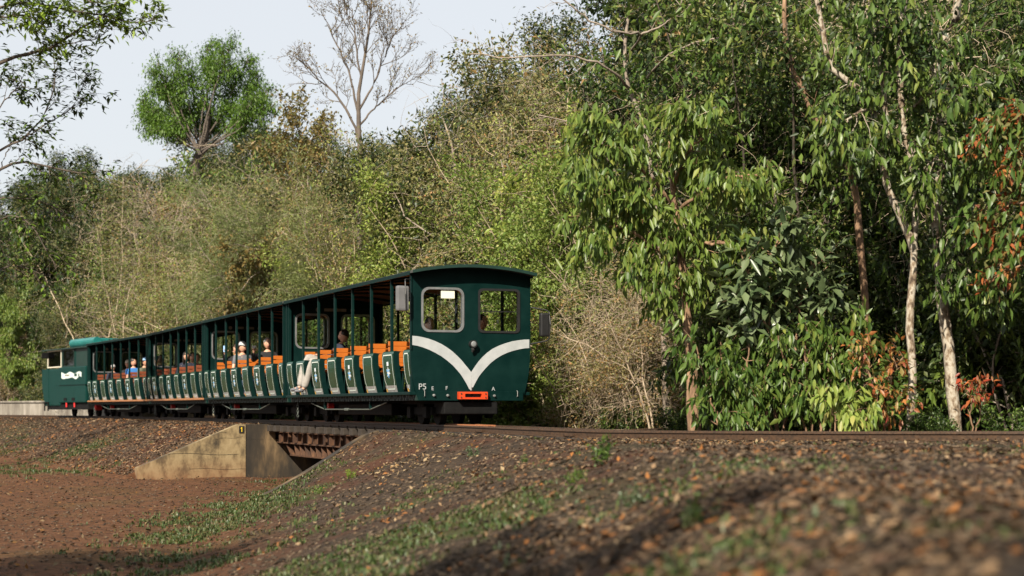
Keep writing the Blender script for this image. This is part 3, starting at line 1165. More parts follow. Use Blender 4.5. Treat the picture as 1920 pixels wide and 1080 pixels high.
def truss_mesh():
    mb_ = MB()
    y0, y1, y2, y3 = 1.75, 2.7, 5.7, 6.7
    mb_.tube([(-0.86, y0, 0.36), (-0.86, y1, 0.245), (-0.86, y2, 0.245), (-0.86, y3, 0.36)], 0.011, 'rod_grey', 6)
    mb_.box((-0.86, 4.2, 0.245), (0.045, 0.2, 0.045), 'rod_grey', bev=0.01)
    for y in (y1, y2):
        mb_.box((-0.86, y, 0.315), (0.035, 0.045, 0.13), 'green_paint')
    return mb_.mesh('truss_rod')


def chain_mesh():
    mb_ = MB()
    for i in range(6):
        pts = []
        for a in range(9):
            t = 2 * math.pi * a / 8
            u = 0.018 * math.cos(t)
            pts.append((u if i % 2 else 0, 0 if i % 2 else u, 0.35 - 0.046 * i + 0.03 * math.sin(t)))
        mb_.tube(pts, 0.006, 'rod_grey', 5, cap=False)
    return mb_.mesh('chain')


def make_car(name, s, label, front=False, ledge='green_paint', number=None):
    # seated on the line at both ends
    xa, ya, _ = at_s(s)
    xb, yb, _ = at_s(s + CARL)
    rz = math.atan2(-(xb - xa), yb - ya)
    car = empty(name, (float(xa), float(ya), 0), rz, label, 'railway carriage', 'open tourist carriages of the train')
    rf = link('roof', shared('roof', roof_mesh), car)
    for sg in (0, math.pi):
        link('fascia', shared('fascia', fascia_mesh), rf, (0, 0 if sg == 0 else CARL, 0), (0, 0, sg))
    link('ceiling_boards', shared('ceil', ceil_mesh), rf)
    for p_ in POSTS:
        link('roof_bow', shared('bow', bow_mesh), rf, (0, p_, 0))
    link('floor', shared('floor', lambda: MB().box((0, CARL / 2, 0.495), (1.78, CARL - 0.01, 0.045), 'underframe').mesh('floor')), car)
    for sg in (0, 1):
        rot = (0, 0, math.pi * sg)
        loc = (0, CARL * sg, 0)
        link('step_ledge', shared('ledge' + ledge, lambda: MB().box((-0.945, CARL / 2, 0.498), (0.13, CARL - 0.06, 0.05), ledge, bev=0.008).mesh('step_ledge')), car, loc, rot)
        link('sill_beam', shared('sill', sill_mesh), car, loc, rot)
        link('truss_rod', shared('truss', truss_mesh), car, loc, rot)
    link('frame_beam', shared('beam', lambda: MB().box((-0.35, CARL / 2, 0.40), (0.1, CARL - 0.2, 0.14), 'underframe').box((0.35, CARL / 2, 0.40), (0.1, CARL - 0.2, 0.14), 'underframe').mesh('frame_beam')), car)
    for p_ in POSTS:
        for sx_ in (-1, 1):
            link('post', shared('post', lambda: MB().box((0, 0, 1.76), (0.045, 0.05, 1.19), 'green_paint', bev=0.006).mesh('post')), car, (0.955 * sx_, p_, 0))
    for near in (True, False):
        for k, p_ in enumerate(POSTS):
            side_panel(car, p_ - 0.22, 0.62, near, k % 2 == 0 if front else k in (1, 3, 5))
        side_panel(car, 0.055, 0.34, near, False)
        side_panel(car, CARL - 0.055 - 0.46, 0.46, near, False)
    for b in BENCH:
        bench(car, b, 'orange_wood' if ledge == 'green_paint' else 'bench_brown')
    for y in (1.05, CARL - 1.05):
        bogie(car, y)
    link('underfloor_blocker', shared('blocker', lambda: MB().box((0, CARL / 2, 0.245), (1.15, 3.4, 0.20), 'underframe', bev=0.02).mesh('underfloor_blocker')), car)  # black filler box added so the space under the floor looks unlit
    # corner pillars
    for y in (0.085, CARL - 0.085):
        for sx_ in (-1, 1):
            link('corner_pillar', shared('pillar', lambda: MB().box((0, 0, 1.44), (0.06, 0.065, 1.86), 'green_paint', bev=0.006).mesh('corner_pillar')), car, (0.945 * sx_, y, 0))
    ew = end_wall(car, -0.004, WL, WR if front else WR2)
    ew2 = end_wall(car, CARL - 0.046)
    # notices over the rear windows, inside
    link('notice', shared('notice', lambda: MB().box((-0.13, 0, 2.24), (0.2, 0.006, 0.06), 'concrete_grey').box((0.13, 0, 2.24), (0.2, 0.006, 0.06), 'concrete_grey').cyl((-0.36, -0.003, 2.24), (-0.36, 0.003, 2.24), 0.045, 'concrete_grey').cyl((0.36, -0.003, 2.24), (0.36, 0.003, 2.24), 0.045, 'concrete_grey').mesh('notice')), ew2, (0, -0.008, 0))
    link('coupler', shared('coupler', lambda: MB().box((0, 0, 0.33), (0.1, 0.26, 0.09), 'underframe', bev=0.02).mesh('coupler')), car, (0, CARL + 0.1, 0))
    for x in (-0.62, 0.62):
        link('chain', shared('chain', chain_mesh), car, (x - 0.2 * (1 if x < 0 else -1), CARL - 0.25, 0))
    if number:
        link('number', text_mesh(number, 0.12, 'white_paint'), car, (-0.913, 0.36, 0.60), (R(90), 0, R(-90)))
    link('brake_cylinder', shared('brake', lambda: MB().cyl((-0.66, 0, 0.31), (-0.55, 0, 0.31), 0.06, 'red_paint', 14).mesh('brake_cylinder')), car, (0, CARL - 1.95, 0))
    return car, ew


car1, front = make_car('railway_carriage', 0.0, 'rear most open green carriage whose flat end wall has the white V stripe', True)
car2, _ = make_car('railway_carriage', 8.45, 'open green carriage coupled directly to the one with the white stripe', number='12')
car3, _ = make_car('railway_carriage', 16.9, 'open green carriage third from the striped end with wooden ledge', ledge='ledge_wood')
car4, _ = make_car('railway_carriage', 25.35, 'open green carriage with wooden ledge coupled to the locomotive', ledge='ledge_wood')

# --- fittings of the striped end
f3 = lambda w0: (lambda u, v, q: Vector((u, -0.004 - w0 - q, v)))
upL = [(155, 480), (195, 482), (230, 488), (265, 497), (300, 509), (337, 526), (370, 546), (403, 570), (430, 595), (456, 621), (480, 651), (498, 672), (513, 692)]
loL = [(155, 533), (195, 538), (230, 548), (265, 561), (300, 578), (337, 599), (370, 623), (403, 651), (430, 680), (452, 707), (470, 735), (487, 764), (500, 790), (512, 802)]
upR = [(865, 492), (830, 493), (800, 497), (760, 504), (720, 516), (680, 531), (640, 551), (608, 575), (580, 601), (558, 626), (540, 651), (526, 672), (513, 692)]
loR = [(865, 543), (830, 546), (800, 552), (765, 561), (730, 573), (695, 589), (660, 611), (628, 637), (600, 666), (578, 692), (560, 715), (543, 744), (530, 770), (514, 802)]
st = MB()
A = [Fp(*q) for q in upL]
B = [Fp(*q) for q in loL]
A[0] = (-0.998, A[0][1])
B[0] = (-0.998, B[0][1])
st.plate(A + B[::-1], [], f3(0.0), 0.004, 'white_paint')
A2 = [Fp(*q) for q in upR]
B2 = [Fp(*q) for q in loR]
A2[0] = (0.998, A2[0][1])
B2[0] = (0.998, B2[0][1])
st.plate(A2 + B2[::-1], [], f3(0.0), 0.0042, 'white_paint')
st.obj('white_stripe', front)
bmz = Fp(0, 806)[1]
bb = MB()
bb.box((0, -0.014, (bmz + 0.385) / 2), (1.745, 0.02, bmz - 0.385), 'green_paint', bev=0.004)
bb.obj('buffer_beam', front)
for txt, zx, zy, sz in (('P5', 227, 796, 0.135), ('E', 286, 800, 0.085), ('F', 368, 798, 0.085), ('A', 645, 801, 0.085)):
    x, z = Fp(zx, zy)
    link('lettering', text_mesh(txt, sz, 'white_paint', 0.0025), front, (x, -0.007, z), (R(90), 0, 0))
for zx, zy in ((290, 830), (371, 831), (647, 832)):
    x, z = Fp(zx, zy)
    MB().cyl((x, -0.024, z), (x, -0.05, z), 0.02, 'worn_steel', 10).cyl((x, -0.05, z), (x, -0.07, z), 0.012, 'grey_steel', 8).obj('hose_valve', front)
for zx in (235, 785):
    x, z = Fp(zx, 820)
    MB().tube([(x, -0.02, z + 0.05), (x, -0.05, z + 0.04), (x, -0.05, z - 0.04), (x, -0.02, z - 0.05)], 0.005, 'worn_steel', 6).obj('grab_hook', front)
cx, cz = Fp(512, 831)
x0, z1 = Fp(428, 809)
x1, z0 = Fp(597, 853)
cp = MB()
cp.plate([(x0, z0), (x1, z0), (x1, z1), (x0, z1)], [[(x0 + 0.1, z0 + 0.03), (x1 - 0.1, z0 + 0.03), (x1 - 0.1, z1 - 0.03), (x0 + 0.1, z1 - 0.03)]], lambda u, v, q: Vector((u, -0.03 - q, v)), 0.09, 'orange_paint')
co = cp.obj('coupler_plate', front)
MB().box((cx, -0.035, cz), (x1 - x0 - 0.19, 0.02, z1 - z0 - 0.05), 'sign_black').obj('slot', co)
for xx in (x0 + 0.035, x1 - 0.035):
    for zz in (z0 + 0.03, z1 - 0.03):
        MB().cyl((xx, -0.121, zz), (xx, -0.132, zz), 0.012, 'rust', 6).obj('bolt', co)
MB().cyl((cx, -0.07, z0 - 0.04), (cx, -0.07, z1 + 0.07), 0.012, 'underframe', 8).obj('coupling_pin', co)
lx, lz = Fp(518, 525)
hl = MB()
hl.cyl((lx, -0.01, lz), (lx, -0.09, lz), 0.060, 'black_rubber', 20)
ho = hl.obj('headlight', front)
MB().ellipsoid((lx, -0.09, lz), (0.045, 0.012, 0.045), 'lens_white', 14, 8).obj('lens', ho)
MB().tube([(lx, -0.03, lz - 0.05), (lx, -0.055, lz - 0.09), (lx - 0.012, -0.05, lz - 0.13)], [0.028, 0.03, 0.014], 'black_rubber', 8).obj('bracket', ho)
xa, za = Fp(337, 255)
xb, zb = Fp(417, 196)
MB().box(((xa + xb) / 2, 0.012, (za + zb) / 2), (xb - xa, 0.003, zb - za), 'paper').obj('paper_notice', front)
MB().box((0.47, 0.01, 1.80), (0.64, 0.012, 0.014), 'black_rubber').obj('window_bar', front)
# rear-view mirrors on bent arms
mi_ = MB()
xa, za = Fp(62, 338)
xb, zb = Fp(134, 190)
mi_.box(((xa + xb) / 2 + 0.005, -0.10, (za + zb) / 2), (xb - xa, 0.10, zb - za), 'mirror_back', bev=0.035)
mo = mi_.obj('mirror', car1, smooth=False)
q = lambda zx, zy, y: (Fp(zx, zy)[0], y, Fp(zx, zy)[1])
MB().tube([q(160, 150, -0.005), q(130, 149, -0.05), q(118, 153, -0.1), q(114, 165, -0.13), q(113, 240, -0.165), q(115, 335, -0.165), q(120, 346, -0.14), q(135, 348, -0.08), q(163, 350, -0.005)], 0.011, 'black_rubber', 8).obj('mirror_arm', mo)
mi_ = MB()
xa, za = Fp(912, 475)
xb, zb = Fp(970, 332)
mi_.box(((xa + xb) / 2, -0.10, (za + zb) / 2), (xb - xa, 0.09, zb - za), 'black_rubber', bev=0.03)
mo = mi_.obj('mirror', car1)
MB().tube([q(864, 298, -0.005), q(905, 305, -0.05), q(955, 316, -0.1), q(968, 328, -0.12), q(970, 400, -0.155), q(968, 485, -0.12), q(955, 500, -0.1), q(905, 512, -0.05), q(864, 519, -0.005)], 0.011, 'black_rubber', 8).obj('mirror_arm', mo)
# seams and hem trim of the end wall: folded edges down both corners
for sx_ in (-1, 1):
    MB().box((sx_ * 0.992, -0.012, 1.78), (0.016, 0.016, 1.2), 'green_paint').obj('corner_bead', front)
MB().box((0, 0.25, 0.27), (0.9, 0.5, 0.2), 'underframe', bev=0.02).obj('draft_gear', car1)

# --- locomotive
s = 25.35 + 8.45
xa, ya, _ = at_s(s)
xb, yb, _ = at_s(s + 5.8)
loco = empty('locomotive', (float(xa), float(ya), 0), math.atan2(-(xb - xa), yb - ya), 'small green locomotive with a teal roof box at the far head of the train', 'locomotive', scale=(1.0, 0.9, 1.02))
b = MB()
b.box((0, 1.75, 1.05), (2.0, 3.3, 1.2), 'loco_green', bev=0.04)
side_box = b.obj('engine_hood', loco)
MB().box((-1.0, 1.75, 1.06), (0.06, 3.5, 0.03), 'loco_green').obj('hand_rail', side_box)
lg = MB()
pts = []
for i in range(17):
    t = i / 16
    pts.append((0.55 + 2.5 * t, 1.36 + 0.035 * math.sin(t * 14) + 0.09))
low = [(a, bq - 0.18 - 0.03 * math.sin(a * 7)) for a, bq in pts]
lg.plate(pts + low[::-1], [], lambda u, v, w_: Vector((-1.004 - w_, u, v)), 0.004, 'outline')
lo_ = lg.obj('name_banner', side_box)
MB().box((-1.0105, 1.25, 1.37), (0.003, 0.3, 0.09), 'loco_green').box((-1.0105, 2.3, 1.37), (0.003, 0.55, 0.05), 'concrete_grey').box((-1.0105, 0.85, 1.36), (0.003, 0.12, 0.1), 'loco_green').obj('banner_marks', lo_)
# cab: posts and roof over glazed openings
for y in (0.15, 1.7, 3.35, 5.3):
    for x in (-0.86, 0.86):
        MB().box((x, y, 1.95), (0.07, 0.09 if y != 3.35 else 0.14, 0.68), 'loco_green').obj('cab_pillar', loco)
MB().box((-0.86, 0.92, 1.95), (0.05, 1.44, 0.66), 'dark_green').obj('vent_panel', loco)
MB().box((0, 0.1, 1.95), (1.64, 0.04, 0.66), 'loco_green').obj('cab_bulkhead', loco)
MB().box((0.8, 2.6, 1.95), (0.04, 5.0, 0.64), 'underframe').obj('cab_dark_far_side', loco)  # panel added in black, its colour stands in for the dark cab interior
MB().box((0, 4.5, 0.98), (1.9, 2.0, 1.28), 'loco_green', bev=0.05).obj('cab', loco)
nz = MB()
prof = [(5.4, 0.45), (5.55, 0.6), (5.72, 0.9), (5.8, 1.25), (5.8, 1.62), (4.9, 1.62), (4.9, 0.45)]
nz.plate(prof, [], lambda u, v, w_: Vector((-0.96 + w_, u, v)), 1.92, 'loco_green')
nz.obj('nose', loco)
for (y0, y1) in ((1.76, 3.27), (3.43, 5.24)):
    wf = MB()
    for x in (-0.885,):
        wf.plate([(y0, 1.66), (y1, 1.66), (y1, 2.26), (y0, 2.26)], [[(y0 + 0.05, 1.7), (y1 - 0.05, 1.7), (y1 - 0.05, 2.22), (y0 + 0.05, 2.22)]], lambda u, v, w_: Vector((x - w_, u, v)), 0.03, 'cream' if y0 > 3 else 'dark_green')
    wo_ = wf.obj('window', loco)
    MB().box((-0.89, (y0 + y1) / 2, 1.96), (0.006, y1 - y0 - 0.1, 0.52), 'glass').obj('pane', wo_)
r_ = MB()
tp = [(x, 2.29 + 0.08 * (1 - (x / 1.0) ** 2)) for x in np.linspace(-1, 1, 11)]
bt = [(x, z - 0.035) for x, z in tp]
r_.plate(tp + bt[::-1], [], lambda u, v, w_: Vector((u, -0.05 + w_, v)), 5.75, 'dark_green')
r_.obj('roof', loco)
tk = MB()
tk.tube([(-0.35, 0.9, 2.49), (-0.35, 3.9, 2.49)], 0.15, 'tank_teal', 16)
tk.box((0.05, 2.4, 2.47), (0.75, 2.96, 0.27), 'tank_teal', bev=0.05)
tk.obj('roof_box', loco)
sk = MB()
sk.box((0, 2.6, 0.33), (1.82, 5.0, 0.22), 'underframe', bev=0.02)
sk.obj('underframe', loco)
for y in (1.55, 2.55):
    MB().tube([(-0.96, y, 0.3), (-0.96, y, 0.52)], 0.032, 'red_paint', 10).box((-0.96, y, 0.57), (0.12, 0.34, 0.09), 'underframe').obj('spring_strut', loco)
for sx_ in (-1, 1):
    for y in (0.9, 1.9, 3.9):
        link('wheel', shared('wheel', wheel_mesh), loco, (0.315 * sx_, y, 0.205), (0, 0, 0 if sx_ < 0 else math.pi))
MB().box((-0.985, 5.1, 0.47), (0.05, 0.55, 0.03), 'underframe').box((-0.985, 4.87, 0.32), (0.04, 0.04, 0.3), 'underframe').box((-0.985, 5.33, 0.32), (0.04, 0.04, 0.3), 'underframe').obj('step', loco)
MB().box((-0.99, 5.2, 2.1), (0.25, 0.05, 0.2), 'underframe', bev=0.02).obj('mirror', loco)
MB().cyl((-0.7, -0.05, 0.3), (-0.5, -0.05, 0.3), 0.10, 'red_paint', 14).obj('brake_cylinder', loco)

# ------------------------------------------------------------------ people
PEND = []


def skin_temp(verts, edges, radii, sub=1):
    me = bpy.data.meshes.new('skin_temp')
    me.from_pydata([tuple(v) for v in verts], edges, [])
    o_ = bpy.data.objects.new('skin_temp', me)
    COL.objects.link(o_)
    md = o_.modifiers.new('skin', 'SKIN')
    md.use_smooth_shade = True
    for i, r_ in enumerate(radii):
        me.skin_vertices[0].data[i].radius = r_ if hasattr(r_, '__len__') else (r_, r_)
    me.skin_vertices[0].data[0].use_root = True
    sb = o_.modifiers.new('sub', 'SUBSURF')
    sb.levels = sub
    sb.render_levels = sub
    return o_


def person(car, hip, face, label, shirt, trousers, hair='hair_dark', cap=None, lean=0.0, head_yaw=0.0, hands=None, knees=None, feet=None, scale=1.0, long_hair=False, sleeves='long', hold=None, group=None, bulk=1.0):
    """hip: seat point in carriage coordinates; face: yaw (0 = towards the striped end, -y)"""
    M = Matrix.Rotation(face, 3, 'Z')
    F = lambda x, y, z: Vector((x * scale, -y * scale, z * scale))     # y forward
    L_ = lean
    up = lambda h: (math.sin(L_) * h, math.cos(L_) * h)     # forward shift, height
    def P(x, h, fw=0.0):
        a, z = up(h)
        return F(x, a + fw, z)
    hands = hands or [(-0.14, 0.36, 0.16), (0.14, 0.36, 0.16)]
    knees = knees or [(-0.12, 0.43, 0.04), (0.12, 0.43, 0.04)]
    feet = feet or [(-0.12, 0.42, -0.39), (0.12, 0.42, -0.39)]
    V, E, RR = [], [], []
    def add(p_, r_, par=None):
        V.append(p_)
        RR.append(tuple(x * scale for x in r_) if hasattr(r_, '__len__') else r_ * scale)
        if par is not None:
            E.append((par, len(V) - 1))
        return len(V) - 1
    pel = add(F(0, 0, 0.06), (0.15, 0.11))
    sp = add(P(0, 0.24), (0.135, 0.10), pel)
    ch = add(P(0, 0.42), (0.16, 0.11), sp)
    nb2 = add(P(0, 0.53), 0.06, ch)
    nk = add(P(0, 0.60, 0.01), 0.052, nb2)
    arms = []
    for k, sg in enumerate((-1, 1)):
        sh = P(sg * 0.185, 0.47)
        hd = F(*hands[k])
        mid = (sh + hd) / 2
        reach = (hd - sh).length
        bend = math.sqrt(max(0.0, (0.29 * scale) ** 2 - (reach / 2) ** 2)) if reach < 0.58 * scale else 0.0
        el = mid + Vector((sg * 0.4, 0.35, -0.85)).normalized() * bend
        i1 = add(sh, 0.055, ch)
        i2 = add(el, 0.042, i1)
        i3 = add(el + (hd - el) * 0.85, 0.030, i2)
        i4 = add(hd, (0.042, 0.02), i3)
        arms.append((sh, el, hd))
    legs = []
    for k, sg in enumerate((-1, 1)):
        hp = F(sg * 0.09, 0.03, 0.05)
        kn, ft = F(*knees[k]), F(*feet[k])
        j1 = add(hp, 0.085, pel)
        j2 = add(kn, 0.058, j1)
        j3 = add(ft, 0.038, j2)
        fdir = (kn - hp)
        fdir.z = 0
        fdir = fdir.normalized() if fdir.length > 0.01 else Vector((0, -1, 0))
        add(ft + fdir * 0.13 * scale + Vector((0, 0, -0.04 * scale)), (0.04, 0.028), j3)
        legs.append((hp, kn, ft, fdir))
    body = skin_temp(V, E, RR, 1)
    # shirt and trousers follow the same joints, a little wider
    sv, se, sr = [], [], []
    def sadd(p_, r_, par=None):
        sv.append(p_)
        sr.append(tuple(x * scale for x in r_) if hasattr(r_, '__len__') else r_ * scale)
        if par is not None:
            se.append((par, len(sv) - 1))
        return len(sv) - 1
    a0 = sadd(F(0, 0, 0.05), (0.17, 0.125))
    a1 = sadd(P(0, 0.24), (0.155, 0.12), a0)
    a2 = sadd(P(0, 0.42), (0.18, 0.128), a1)
    a3 = sadd(P(0, 0.535), 0.078, a2)
    for (sh, el, hd) in arms:
        b1 = sadd(sh, 0.072, a2)
        if sleeves == 'long':
            b2 = sadd(el, 0.056, b1)
            sadd(el + (hd - el) * 0.8, 0.042, b2)
        else:
            sadd(sh + (el - sh) * 0.6, 0.062, b1)
    sh_o = skin_temp(sv, se, sr, 1)
    sv, se, sr = [], [], []
    t0 = sadd(F(0, 0, 0.05), (0.162, 0.125))
    for (hp, kn, ft, fdir) in legs:
        t1 = sadd(hp, 0.098 * bulk, t0)
        t2 = sadd(kn, 0.074 * bulk, t1)
        if trousers != 'tan_leg':
            sadd(kn + (ft - kn) * 1.02, 0.060 * bulk, t2)
        else:
            sadd(kn + (ft - kn) * 0.15, 0.064, t2)
    tr_o = skin_temp(sv, se, sr, 1)
    # head with face, fingers: numbers only, joined into the body mesh
    hc = P(0, 0.715, 0.02)
    HM = Matrix.Rotation(head_yaw, 3, 'Z')
    ex = MB()
    nu, nv = 16, 12
    vs, fs = [], []
    for j in range(nv + 1):
        th = math.pi * j / nv
        for i in range(nu):
            ph = 2 * math.pi * i / nu
            x, y, z = math.sin(th) * math.cos(ph), math.sin(th) * math.sin(ph), math.cos(th)
            fwd = -y
            k = 1.0
            jaw = 1 - 0.22 * max(0, -z) ** 1.5
            vx = 0.077 * x * jaw
            vy = 0.096 * y * (1 if y > 0 else jaw + 0.02)
            vz = 0.122 * z
            if fwd > 0.75 and abs(z + 0.12) < 0.35:
                vy -= 0.022 * max(0, 1 - abs(x) / 0.28) * max(0, 1 - abs(z + 0.2) / 0.35)      # nose
            if fwd > 0.6 and 0.0 < z < 0.35 and 0.15 < abs(x) < 0.6:
                vy += 0.007                                                               # eye sockets
            if abs(x) > 0.93 and abs(z) < 0.4 and abs(y) < 0.35:
                vx *= 1.14                                                                # ears
            vs.append(HM @ Vector((vx, vy, vz)) * scale + hc)
    for j in range(nv):
        for i in range(nu):
            i2 = (i + 1) % nu
            fs.append((j * nu + i, (j + 1) * nu + i, (j + 1) * nu + i2, j * nu + i2))
    ex.add(vs, fs, 'skin')
    for sg in (-1, 1):
        ex.ellipsoid(hc + HM @ Vector((sg * 0.031, -0.083, 0.012)) * scale, (0.014 * scale, 0.008 * scale, 0.007 * scale), 'eye_dark', 6, 4)
    ex.ellipsoid(hc + HM @ Vector((0, -0.089, -0.058)) * scale, (0.024 * scale, 0.008 * scale, 0.008 * scale), 'lip', 8, 4)
    for k, (sh, el, hd) in enumerate(arms):
        d = (hd - el).normalized()
        side = d.cross(Vector((0, 0, 1)))
        side = side.normalized() if side.length > 0.01 else Vector((1, 0, 0))
        dn = side.cross(d)
        for fi, (o1, ln) in enumerate(((-0.03, 0.07), (-0.01, 0.08), (0.01, 0.075), (0.03, 0.06))):
            b0 = hd + side * o1 * scale
            ex.tube([b0, b0 + (d * 0.6 + dn * -0.2) * ln * scale, b0 + (d * 0.9 + dn * -0.7) * ln * scale], [0.0095 * scale, 0.009 * scale, 0.006 * scale], 'skin', 5)
        sgn = 1 if k else -1
        b0 = hd - d * 0.04 * scale + side * 0.03 * sgn * scale
        ex.tube([b0, b0 + (side * sgn * 0.035 + d * 0.02) * scale, b0 + (side * sgn * 0.04 + d * 0.055) * scale], [0.012 * scale, 0.011 * scale, 0.007 * scale], 'skin', 5)
    hm = MB()
    hm.ellipsoid(hc + HM @ Vector((0, 0.014, 0.022)) * scale, (0.089 * scale, 0.102 * scale, 0.118 * scale), hair, 14, 9, rot=HM @ Matrix.Rotation(R(-22), 3, 'X'), zmin=-0.15)
    if long_hair:
        hm.ellipsoid(hc + HM @ Vector((0, 0.055, -0.10)) * scale, (0.085 * scale, 0.055 * scale, 0.17 * scale), hair, 12, 8)
        for sg in (-1, 1):
            hm.ellipsoid(hc + HM @ Vector((sg * 0.075, 0.01, -0.08)) * scale, (0.026 * scale, 0.045 * scale, 0.14 * scale), hair, 8, 6)
    cp_ = None
    if cap:
        cp_ = MB()
        cp_.ellipsoid(hc + HM @ Vector((0, 0.005, 0.035)) * scale, (0.096 * scale, 0.112 * scale, 0.105 * scale), cap, 14, 8, zmin=0.0)
        br = []
        for i in range(9):
            a = R(-60 + 15 * i)
            br.append((0.085 * math.sin(a), -0.085 - 0.085 * math.cos(a)))
        br = [(-0.085, -0.06)] + br + [(0.085, -0.06)]
        cp_.plate(br, [], lambda u, v, w_: hc + HM @ Vector((u, v, 0.035 + w_ - 0.25 * (v + 0.06) * -0.3)) * scale, 0.008, cap)
    PEND.append((car, hip, face, label, shirt, trousers, body, sh_o, tr_o, ex, hm, cp_, legs, hold, group, [a[2] for a in arms], scale))


def flush_people():
    dg = bpy.context.evaluated_depsgraph_get()
    for (car, hip, face, label, shirt, trousers, body, sh_o, tr_o, ex, hm, cp_, legs, hold, group, hds, scale) in PEND:
        def conv(o_, mat, name):
            me = bpy.data.meshes.new_from_object(o_.evaluated_get(dg))
            me.name = name
            me.materials.clear()
            me.materials.append(MAT[mat])
            me.polygons.foreach_set('use_smooth', [True] * len(me.polygons))
            return me
        bme = conv(body, 'skin', 'person')
        hme = ex.mesh('head', smooth=True)
        bm = bmesh.new()
        bm.from_mesh(bme)
        n0 = len(bm.faces)
        bm.from_mesh(hme)
        bm.faces.ensure_lookup_table()
        for m_ in hme.materials[1:]:
            bme.materials.append(m_)
        bm.to_mesh(bme)
        bm.free()
        cm = car.matrix_world if False else Matrix.LocRotScale(car.location, car.rotation_euler, None)
        pw = cm @ Vector(hip)
        root = link('person', bme, None, pw, (0, 0, car.rotation_euler.z + face))
        tag(root, label, 'person', group or 'passengers seated in the carriages')
        link('shirt', conv(sh_o, shirt, 'shirt'), root)
        link('trousers', conv(tr_o, trousers if trousers != 'tan_leg' else 'olive_cloth', 'trousers'), root)
        hm.obj('hair', root, smooth=True)
        if cp_:
            cp_.obj('cap', root, smooth=True)
        for (hp, kn, ft, fdir) in legs:
            sm_ = MB()
            sm_.ellipsoid(ft + fdir * 0.06 * scale + Vector((0, 0, -0.03 * scale)), (0.05 * scale, 0.05 * scale, 0.045 * scale), 'grey_cloth' if trousers in ('khaki', 'tan_leg') else 'black_cloth', 10, 6)
            sm_.ellipsoid(ft + fdir * 0.12 * scale + Vector((0, 0, -0.045 * scale)), (0.055 * scale, 0.075 * scale, 0.032 * scale), 'grey_cloth' if trousers in ('khaki', 'tan_leg') else 'black_cloth', 10, 6)
            sm_.obj('shoe', root, smooth=True)
        if hold:
            Mx = cm @ Matrix.LocRotScale(Vector(hip), Vector((0, 0, face)).to_tuple() and Matrix.Rotation(face, 3, 'Z').to_euler(), None)
            nm_h, lab_h, mat_h, which, size_h = hold
            wpos = Mx @ (hds[which] + Vector((0, -0.03, 0.04)))
            hb = MB()
            hb.box((0, 0, 0), size_h, mat_h, bev=0.006)
            if nm_h == 'camera_in_hand':
                hb.cyl((0, 0, 0), (0, -0.09, 0), 0.032, mat_h, 12)
            ho_ = hb.obj(nm_h, None, loc=wpos, rot=(0, 0, car.rotation_euler.z + face))
            tag(ho_, lab_h, 'camera' if 'camera' in nm_h else 'phone')
    for rec in PEND:
        for o_ in rec[6:9]:
            me = o_.data
            bpy.data.objects.remove(o_)
            bpy.data.meshes.remove(me)


def seat(k, x):
    return (x, BENCH[k] - 0.22, 0.985)


# striped carriage
person(car1, (-0.42, 6.9, 1.0), R(-90), 'person in a dark jacket and pale trousers reclining with legs out of the striped carriage', 'navy', 'khaki', head_yaw=R(5), lean=-0.38,
       hands=[(-0.1, 0.30, 0.30), (0.16, 0.30, 0.22)], knees=[(-0.09, 0.46, 0.27), (0.1, 0.42, 0.20)], feet=[(-0.06, 0.60, -0.33), (0.1, 0.56, -0.36)], long_hair=False, bulk=1.35)
person(car1, seat(2, 0.16), R(12), 'dark haired person seen through the silver framed window beside the paper sheet', 'black_cloth', 'jeans', head_yaw=R(-15))
person(car1, seat(1, 0.72), R(-10), 'person in a navy top seen through the black framed front window', 'navy', 'jeans', head_yaw=R(20))
# second carriage
person(car2, seat(3, -0.45), R(-15), 'grey haired person in a black jacket with white collar raising a hand', 'black_cloth', 'khaki', 'hair_grey', hands=[(-0.28, 0.30, 0.58), (0.14, 0.36, 0.16)], head_yaw=R(10),
       hold=('camera_in_hand', 'small black camera held up by the grey haired passenger', 'black_rubber', 0, (0.1, 0.04, 0.07)))
person(car2, seat(5, -0.52), R(10), 'person in a grey polo shirt and a grey white baseball cap', 'grey_cloth', 'jeans', cap='white_cloth', head_yaw=R(25), sleeves='short', hands=[(-0.2, 0.30, 0.12), (0.1, 0.36, 0.16)])
person(car2, seat(6, -0.40), R(-30), 'long haired blond person in black lifting a phone to take a picture', 'black_cloth', 'jeans', 'hair_blond', long_hair=True, hands=[(-0.22, 0.22, 0.66), (0.05, 0.25, 0.62)], head_yaw=R(-20),
       hold=('phone', 'pale phone held up by the blond passenger in black', 'lightblue', 0, (0.08, 0.012, 0.15)))
person(car2, seat(1, 0.45), R(5), 'dark haired person behind the silver framed rear window of the striped carriage', 'black_cloth', 'jeans')
# third carriage
person(car3, seat(4, -0.45), R(-20), 'smiling dark haired person in a navy jacket leaning forward', 'navy', 'jeans', long_hair=True, lean=0.25, head_yaw=R(25), hands=[(-0.2, 0.42, 0.2), (0.0, 0.44, 0.22)])
person(car3, seat(5, -0.1), R(5), 'person in a blue grey top sitting behind the smiling passenger', 'jeans', 'jeans')
person(car3, seat(6, 0.25), R(0), 'reddish faced person in dark clothes near the far end of the third carriage', 'black_cloth', 'jeans')
